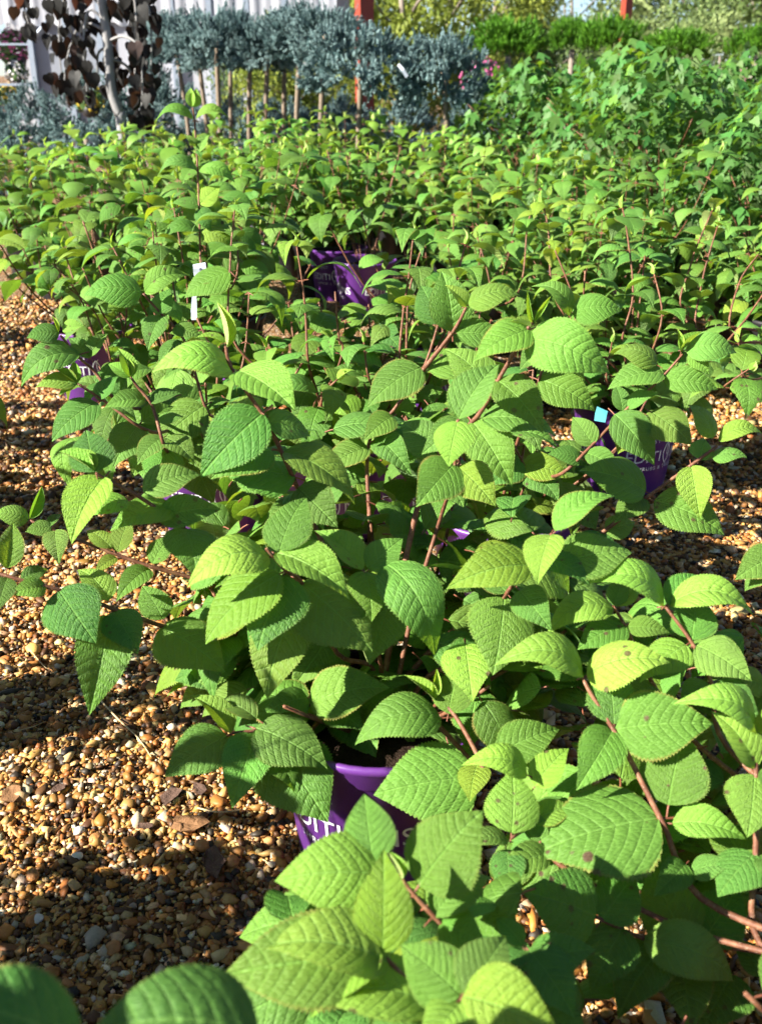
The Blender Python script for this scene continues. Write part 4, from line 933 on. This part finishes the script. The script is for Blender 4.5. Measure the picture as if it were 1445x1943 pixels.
# ------------------------------------------------------------------ weeping tree with dark leaves
def heart_mesh(seed):
    rng = np.random.default_rng(seed); out = [(0,0),(-.10,-.16),(-.04,-.34),(.16,-.47),(.40,-.45),(.66,-.29),(.86,-.11),(1.0,0),(.86,.11),(.66,.29),(.40,.45),(.16,.47),(-.04,.34),(-.10,.16)]
    V = [(.35,0,0)]+[(x,y,.20*abs(y)-.15*x*x+rng.uniform(-.03,.03)) for x,y in out]; n = len(out)
    return mesh_from('leaf', V, [(0,1+i,1+(i+1)%n) for i in range(n)], [M_REDBUD])
HM = [heart_mesh(i) for i in range(3)]
for m in HM: m.uv_layers.new(name='UVMap')
YR = 8.2
rb = thing('weeping_redbud', 'weeping tree with a crooked silver trunk and curtains of dark purple leaves', 'tree', (at(232,240,YR).x, YR, 0))
ro = Vector(rb.location)
mb = MB(); P = [Vector((at(232,240,YR).x, YR, 0))]+[at(x,y,YR) for x,y in [(232,240),(226,214),(212,172),(208,125),(204,75),(196,20),(190,-45),(186,-110)]]
P = [p-ro for p in smooth_path(P,4)]; mb.tube(P, [.045-.018*i/len(P) for i in range(len(P))], 8); mb.build('trunk', M_SILVER, rb)
random.seed(77)
brs = [[(203,60),(150,42),(118,90),(108,150),(112,200)],[(206,78),(240,70),(272,90),(280,150),(278,215)],[(196,15),(140,-25),(95,10),(92,90),(100,175)],[(194,10),(250,-25),(285,20),(290,110),(285,190)],
       [(200,40),(170,20),(160,80),(165,150),(168,190)],[(208,110),(238,130),(248,190),(250,232)],[(192,-30),(100,-60),(60,-20),(58,20),(70,60)],[(194,-20),(245,-40),(262,20),(262,110),(255,200)],[(205,90),(185,100),(180,135),(178,165)],[(197,20),(230,5),(238,60),(236,120)]]
for bi, b in enumerate(brs):
    dy = random.uniform(-.35,.35)
    pts = smooth_path([at(x,y,YR)+Vector((0,dy*min(1,k*.5),0)) for k,(x,y) in enumerate(b)], 6)
    mb = MB(); mb.tube([p-ro for p in pts], [.012-.008*i/len(pts) for i in range(len(pts))], 6); mb.build('branch', M_SILVER, rb)
    n = len(pts)
    for k in range(30):
        i = int(n*(.22+.78*random.random()))-1; p = pts[max(3,i)]+Vector((random.uniform(-.09,.09), random.uniform(-.15,.15), random.uniform(-.06,.05)))
        q = proj(p)
        d = Vector((random.uniform(-.4,.4), random.uniform(-.4,.3), -1)).normalized(); l = random.uniform(.075,.12)
        if abs(q[0]-212) < 36 and q[1] > 25: p = p+Vector((0, random.uniform(.25,.5), 0))
        M = basis(p-ro, p-ro+d*l, Vector((random.uniform(-1,1),-.9,.4)), random.uniform(-.6,.6))
        o = link('leaf', random.choice(HM), rb, M); v = random.uniform(.7,1.5)
        o.color = (v*1.1, v, v, 1) if random.random() > .04 else (5, 3.2, 3, 1)
# ------------------------------------------------------------------ greenhouse and what hangs in it
YG = 15.0
def gx(px, Y=YG): return at(px,100,Y).x
def gz(py, Y=YG): return at(100,py,Y).z
gh = thing('greenhouse', 'white plastic greenhouse with an open side and blue grey steel posts', 'greenhouse', (gx(200),YG,0))
go = Vector((gx(200),YG,0))
def gbox(name, x0,x1,y0,y1,z0,z1, mat):
    mb = MB(); mb.box((x0-go.x,y0-go.y,z0),(x1-go.x,y1-go.y,z1)); return mb.build(name, mat, gh, False)
eave = gz(42)
# rolled side curtain with vertical ribs and a wavy hem
mb = MB(); n = 160; x0, x1 = gx(-260)-go.x, gx(640)-go.x
V = []; F = []
for i in range(n+1):
    x = x0+(x1-x0)*i/n; w_ = .010*math.sin(i*1.55)+.010*math.sin(i*.7)
    for z in (eave-.03+.03*math.sin(i*.9), eave+.35, eave+.9): V.append((x, w_-.05, z))
F = [(i*3+j, (i+1)*3+j, (i+1)*3+j+1, i*3+j+1) for i in range(n) for j in range(2)]
mb.add(V, F); mb.build('side_curtain', M_POLY, gh)
V = []; F = []; k = 20
for j in range(k+1):
    a = math.pi*j/k; V += [(x0, 3.0-3.05*math.cos(a), eave+.88+1.9*math.sin(a)), (x1, 3.0-3.05*math.cos(a), eave+.88+1.9*math.sin(a))]
F = [(2*j,2*j+1,2*j+3,2*j+2) for j in range(k)]
mb = MB(); mb.add(V,F); mb.build('roof', M_POLY, gh)
for (a,b,top,bot) in [(66,128,eave,-1),(132,192,eave,-1),(196,262,eave,-1),(266,330,eave,-1),(334,400,eave,-1),(404,470,eave,-1),(474,540,eave,-1),(544,640,eave,-1)]:
    gbox('wall_panel', gx(a), gx(b), YG+.02, YG+.05, .05, eave+.05, M_PANEL if a < 190 else M_POLY)
for px in (62,130,194,264,332,402,472,542,-70,-190): gbox('post', gx(px)-.035, gx(px)+.035, YG-.06, YG+.015, 0, eave+.3, M_METAL)
gbox('rail', gx(-260), gx(60), YG-.02, YG+.01, gz(163), gz(158), M_METAL); gbox('rail', gx(-260), gx(60), YG-.02, YG+.01, gz(86), gz(82), M_METAL)
gbox('back_wall', gx(-260), gx(640), YG+5.9, YG+6, 0, 2.6, M_POLY)
gbox('bench', gx(-260), gx(60), YG+.5, YG+1.6, .55, .62, M_METAL)
mb = MB(); mb.tube([Vector((gx(70),YG-.08,gz(75)))-go, Vector((gx(100),YG-.08,gz(42)))-go], .03, 6); mb.build('strut', M_METAL, gh)
def flower_clump(name, px, py, Y, r, mats, label, cat, n=240, hang=True, flat=1.0):
    p = at(px,py,Y); o = thing(name, label, cat, (p.x,Y,p.z-r*flat))
    rng = np.random.default_rng(int(px*7+py))
    def petals(cnt, rr, s):
        V=[];F=[]
        for i in range(cnt):
            d = rng.normal(size=3); d /= np.linalg.norm(d); c = d*r*rr*rng.uniform(.75,1.05)*np.array((1,1,flat))+np.array((0,0,r*flat)); u = np.cross(d,rng.normal(size=3)); u/=np.linalg.norm(u); v=np.cross(d,u); b=len(V)
            for k in range(5): a=2*math.pi*k/5; V.append(tuple(c+(u*math.cos(a)+v*math.sin(a))*s+d*.01*(k%2)))
            F.append(tuple(range(b,b+5)))
        return V,F
    V,F = petals(n,1.0,.022); m = mesh_from('blossoms',V,F,[mats[0]],False); x = link('blossoms',m,o); x['kind']='stuff'
    V,F = petals(n,.93,.030); m = mesh_from('foliage',V,F,[mats[1]],False); x = link('foliage',m,o); x['kind']='stuff'
    mb = MB(); mb.lathe([(r*.3,-.02),(r*.55,.0),(r*.7,r*.7*flat),(r*.66,r*.7*flat),(0,r*.6*flat)], 16); mb.build('basket' if hang else 'pot', M_BLACKPOT, o)
    if hang:
        mb = MB()
        for k in range(3): a=k*2.094; mb.tube([Vector((r*.6*math.cos(a),r*.6*math.sin(a),r*.7)),Vector((0,0,r*2.9))],.006,4)
        mb.build('hanger', M_METAL, o)
    return o
M_GREENL = plain('basket_foliage', (.06,.13,.03), .6, .5, 40)
flower_clump('hanging_flower_basket', 26, 90, YG+.45, .25, (M_PINK, M_GREENL), 'hanging basket of pink flowers inside the open greenhouse side', 'flower basket', 320)
flower_clump('hanging_flower_basket', 32, 138, YG+.3, .17, (M_WHITEFL, M_GREENL), 'smaller basket with white flowers below the pink one in the greenhouse', 'flower basket', 130)
flower_clump('yellow_flower_pot', 14, 182, YG+.8, .22, (M_YELLOWFL, M_GREENL), 'pot of yellow flowers low in the greenhouse opening', 'flower pot', 220, False, .8)
flower_clump('pink_flower_pot', 912, 150, 13.5, .26, (M_PINK, M_GREENL), 'pot of pink flowers between the silvery spruce and the round pine', 'flower pot', 200, False)
flower_clump('pink_flower_pot', 1442, 150, 14, .26, (M_PINK, M_GREENL), 'pot of pink flowers behind the tall bank of lobed leaf shrubs', 'flower pot', 160, False)
flower_clump('orange_flower_pot', 170, 190, 9.3, .12, (M_YELLOWFL, M_GREENL), 'small pot of orange flowers behind the weeping tree', 'flower pot', 60, False)
# big black pot behind the viburnums
p = at(322,243,12.5); bp = thing('black_nursery_pot', 'wide black nursery pot with a short wooden stake behind the viburnums', 'pot', (p.x,12.5,0))
mb = MB(); mb.lathe([(.19,0),(.2,0),(.235,p.z-.04),(.25,p.z-.03),(.25,p.z),(.23,p.z),(.22,p.z-.05)], 28); mb.build('wall', M_BLACKPOT, bp)
mb = MB(); mb.lathe([(.225,p.z-.06),(.0,p.z-.05)], 28); mb.build('soil', M_SOIL, bp)
mb = MB(); mb.tube([(.04,0,p.z-.1),(.04,0,p.z+.25)], .025, 7); mb.build('stake', M_BARK2, bp)
# red posts of the shade frame
for (px,Y,w_,lab) in ((691,12.5,.165,'thick dark red steel post behind the silvery blue spruces'),(1184,19,.14,'thin orange red post far behind the round pines')):
    p = at(px,60,Y); o = thing('red_post', lab, 'post', (p.x,Y,0), R(24))
    mb = MB(); mb.box((-w_/2,-w_/2,0),(w_/2,w_/2,3.6)); mb.build('shaft', M_RED, o, False)
    mb = MB(); mb.box((-w_,-w_,0),(w_,w_,.02)); mb.build('base_plate', M_RED, o, False)
# ------------------------------------------------------------------ trees far behind
def tree_crown(seed, rx, rz, n, leaf, mat, name='crown', holes=.35):
    rng = np.random.default_rng(seed); nc = 26
    cl = rng.normal(size=(nc,3)); cl /= np.linalg.norm(cl,axis=1,keepdims=True); cl *= rng.uniform(.35,1,(nc,1))**.5
    cr = rng.uniform(.22,.42,nc); k = rng.integers(0,nc,n)
    d = rng.normal(size=(n,3)); d /= np.linalg.norm(d,axis=1,keepdims=True)
    P = cl[k]+d*(cr[k]*rng.uniform(.55,1.05,n))[:,None]; P *= np.array((rx,rx,rz))
    u = rng.normal(size=(n,3)); u /= np.linalg.norm(u,axis=1,keepdims=True); v = np.cross(u,d); v /= np.linalg.norm(v,axis=1,keepdims=True)+1e-9
    s = (leaf*rng.uniform(.6,1.3,n))[:,None]
    V = np.stack([P-u*s, P-v*s*.55, P+u*s, P+v*s*.55],1).reshape(-1,3); F = np.arange(n*4).reshape(-1,4)
    t = np.repeat(np.clip(rng.normal(.5,.18,nc)[k]+rng.normal(0,.16,n),0,1),4)
    return tri_cloud(name,V,F,mat,t)
CR = {('y',0): tree_crown(1,1,1,9000,.034,M_TREE_Y), ('d',0): tree_crown(2,1,1,9000,.030,M_TREE_D), ('d',1): tree_crown(3,1,1,9000,.030,M_TREE_D), ('p',0): tree_crown(4,1,1,9000,.030,M_TREE_P), ('y',1): tree_crown(5,1,1,9000,.034,M_TREE_Y)}
def tree(px, Y, cz, rx, rz, kd, label, trunk=.09, name='tree', group=None):
    p = at(px,60,Y); o = thing(name, label, 'tree', (p.x,Y,0), 0, group)
    c = link('crown', CR[kd], o); c['kind']='stuff'; c.location=(0,0,cz); c.scale=(rx,rx,rz); c.rotation_euler=(0,0,px*.01)
    mb = MB(); mb.tube(smooth_path([Vector((0,0,0)),Vector((.1*rx,.05,cz*.5)),Vector((0,0,cz+rz*.4))],4),[trunk*(1-.07*i) for i in range(9)],7); mb.build('trunk',M_BARK,o)
    random.seed(int(px)); 
    for k in range(5):
        a=k*1.257+.3; mb=MB(); z=cz-rz*.45+k*.12*rz; mb.tube([Vector((0,0,z)),Vector((math.cos(a)*rx*.4,math.sin(a)*rx*.4,z+rz*.3)),Vector((math.cos(a)*rx*.75,math.sin(a)*rx*.75,z+rz*.45))],[trunk*.45,trunk*.3,trunk*.1],5); mb.build('limb',M_BARK,o)
    return o
gT = 'trees beyond the nursery'
for (px,Y,cz,rx,rz,kd,lab) in [(760,24,1.9,1.5,1.9,('y',0),'yellow green tree beyond the thick red post'),(850,26,2.2,1.8,2.2,('y',1),'yellow green tree above the silvery blue spruces'),(935,30,2.2,1.7,2.2,('y',0),'yellow green tree beyond the first round pine'),
    (1070,60,5.6,4.2,5.2,('d',0),'tall dark green tree with bare lower trunk beyond the pines'),(1010,55,3.2,2.2,2.6,('p',0),'pale green tree beside the tall dark tree'),(1330,48,4.2,4.0,4.4,('p',0),'broad pale green tree beyond the lobed leaf shrubs'),(1270,62,5.2,2.6,5.2,('d',1),'dark green tree just beside the thin red post'),
    (1440,44,4.0,3.6,4.4,('d',1),'mid green tree beyond the far end of the shrub bank'),(1140,70,2.2,3.0,2.0,('d',0),'low dark tree seen below the gap of sky'),(1210,58,1.6,2.6,1.5,('p',0),'low pale bush line below the gap of sky'),
    (640,28,2.1,1.6,2.1,('d',1),'mid green tree between the greenhouse and the red post'),(560,13.6,.75,.75,.85,('y',1),'golden conifer seen between the bare spruce trunks'),(500,14.2,.7,.7,.8,('d',0),'dark shrub behind the bare spruce trunks'),(610,14,.7,.7,.75,('y',0),'lime green shrub behind the bare spruce trunks'),
    (880,17,.8,.9,.9,('y',0),'lime green shrub behind the silvery blue spruce'),(1020,17,.9,1.0,1.0,('d',1),'dark shrub between the round pines'),(1230,18,.95,1.2,1.05,('p',0),'pale blue green shrub between two round pines'),(1370,16,.95,1.1,1.1,('p',0),'pale green shrub behind the last round pine'),(1100,20,.9,1.2,1.1,('p',0),'pale shrub behind the pair of round pines')]:
    tree(px,Y,cz,rx,rz,kd,lab,.12 if Y > 20 else .03,'tree' if Y > 20 else 'shrub',gT if Y > 20 else None)
# ------------------------------------------------------------------ small things
def strip(name, pts, wid, mat, label, cat, up=Vector((0,-1,.2)), parts=None):
    pts = [Vector(p) for p in pts]; o0 = pts[-1]; V=[];F=[]
    for i,p in enumerate(pts):
        t=(pts[min(i+1,len(pts)-1)]-pts[max(i-1,0)]).normalized(); s=t.cross(up).normalized()*wid[i]; nn=s.cross(t).normalized()*.0006
        V += [p-o0-s-nn,p-o0+s-nn,p-o0+s+nn,p-o0-s+nn]
    n=len(pts)
    for i in range(n-1):
        for j in range(4): F.append((i*4+j,i*4+(j+1)%4,(i+1)*4+(j+1)%4,(i+1)*4+j))
    F += [(3,2,1,0),tuple((n-1)*4+j for j in range(4))]
    mb=MB(); mb.add(V,F); o=mb.build(name,mat,None,False,loc=o0); return tag(o,label,cat)
d=2.62
o = strip('plant_tag',[pt(378,500,d),pt(379,510,d-.005),pt(377,519,d),pt(374,535,d),pt(369,560,d),pt(368,590,d),pt(369,607,d)],[.017,.017,.014,.006,.006,.008,.008],M_TAG,'white plastic loop tag hanging on the tall viburnum shoot','tag')
mb=MB(); c=pt(381,511,d-.008)-o.location; mb.lathe([(.0,0),(.004,0)],10); x=mb.build('hole',M_INK,o); x.location=c; x.rotation_euler=(R(80),0,0)
p0=pt(1140,800,2.35); strip('plant_tag',[pt(1142,776,2.36),pt(1139,788,2.35),pt(1137,800,2.35)],[.014,.014,.013],M_TEAL,'small teal tag standing in the purple pot with the sunlit side','tag')
strip('plant_tag',[at(755,122,7.45),at(764,133,7.42),at(772,146,7.42)],[.010,.012,.012],M_TAG,'white tag hanging in the silvery blue spruce','tag')
for (a,b,lab) in (((1150,418),(1185,432),'white paper label lying on the gravel by the lobed leaf shrubs'),((1240,505),(1285,522),'pale paper label on the gravel among spotted viburnum leaves')):
    q=[onz(a[0],a[1],.012),onz((a[0]+b[0])/2,(a[1]+b[1])/2,.03),onz(b[0],b[1],.012)]
    strip('paper_label',q,[.05,.06,.05],M_TAG,lab,'label',Vector((0,0,1)))
def straw(name,pix,label,r=.0016,cat='straw',mat=None):
    P=smooth_path([onz(x,y,.014+.004*(k%2)) for k,(x,y) in enumerate(pix)],5); o0=P[0].copy(); mb=MB(); mb.tube([p-o0 for p in P],[r*(1-.5*i/len(P)) for i in range(len(P))],5); o=mb.build(name,mat or M_STRAW,None,loc=o0); return tag(o,label,cat)
straw('dry_straw',[(190,1328),(225,1365),(262,1400),(287,1436)],'long pale dry stalk lying on the shaded gravel below the big leaf tip',.0021)
straw('dry_straw',[(60,1236),(85,1265),(110,1282)],'thin dry stalk on the gravel under the low left branch',.0012)
straw('dry_straw',[(375,1533),(415,1541),(460,1536)],'dry twig lying on the sunlit gravel beside the lettered pot',.0019)
straw('dry_straw',[(40,1385),(65,1378),(88,1368)],'short grey straw on the shaded gravel',.0010)
straw('dry_straw',[(1390,1105),(1415,1112),(1445,1122)],'dry twig on the gravel strip beside the two soft leaves',.0016)
def crumple(name,px,py,s,mat,label,cat,seed,flat=.5,nr=3):
    rng=np.random.default_rng(seed); p=onz(px,py,.012); V=[(0,0,.004)];F=[];k=9
    for i in range(1,nr+1):
        for j in range(k): a=2*math.pi*j/k; r=s*i/nr*(1+.3*rng.uniform(-1,1)); V.append((r*math.cos(a),r*math.sin(a)*.65,.004+flat*s*.35*rng.uniform(0,1)*(i/nr)))
    F=[(0,1+j,1+(j+1)%k) for j in range(k)]
    for i in range(nr-1): F += [(1+i*k+j,1+(i+1)*k+j,1+(i+1)*k+(j+1)%k,1+i*k+(j+1)%k) for j in range(k)]
    n=len(V); V += [(x,y,z-.0015) for x,y,z in V[:n]]; F += [tuple(reversed([q+n for q in f])) for f in F]
    mb=MB(); mb.add(V,F); o=mb.build(name,mat,None,False,loc=p); o.rotation_euler=(0,0,seed); return tag(o,label,cat)
crumple('dry_leaf',358,1566,.030,M_DRYLEAF,'crumpled brown dead leaf on the sunlit gravel beside the lettered pot','leaf',3)
crumple('dry_leaf',405,1640,.032,M_CHIP,'dark crumpled dead leaf in the shade below the lettered pot','leaf',5)
crumple('dry_leaf',25,1510,.022,M_DRYLEAF,'curled tan dead leaf at the edge of the sunlit gravel','leaf',8)
for i,(px,py,s,lab) in enumerate([(325,1512,.022,'flat dark bark chip on the sunlit gravel'),(378,1500,.016,'grey bark chip near the hanging dark leaves'),(275,1570,.012,'small dark bark chip among the orange stones'),(110,1500,.013,'dark bark chip where shade meets sunlit gravel')]):
    crumple('bark_chip',px,py,s,M_CHIP,lab,'bark chip',20+i,.25,2)
def stone(px,py,s,mat,label,seed):
    rng=np.random.default_rng(seed); V=ICO_V*rng.uniform(.8,1.15,(12,1))*np.array((1,.8,.62))*s; p=onz(px,py,.006+s*.4)
    m=mesh_from('stone',V,ICO_F,[mat],False); o=link('stone',m,None,loc=p); o.rotation_euler=(0,0,seed); bv=o.modifiers.new('bevel','BEVEL'); bv.width=s*.18; bv.segments=2; return tag(o,label,'stone')
M_PALE=plain('pale_stone',(.55,.52,.47),.6,.15,80,.3,.3)
stone(182,1590,.0150,M_STONE,'large orange stone in the middle of the sunlit gravel',1); stone(62,1660,.0165,M_STONE,'large yellow orange stone beside the white stone in the sun',2); stone(146,1625,.0130,M_PALE,'white stone in the sunlit gravel',3)
stone(150,1576,.0120,M_PALE,'pale round stone behind the large orange stone',4); stone(440,1635,.0170,M_STONE,'large dark orange stone in the shade near the lettered pot',5); stone(385,1605,.0175,M_STONE,'big tan stone at the shade edge near the dead leaf',6); stone(70,1745,.0130,M_PALE,'pale flat stone in the deep shade',7); stone(215,1800,.0170,M_STONE,'wide tan stone in the deep shade',8)
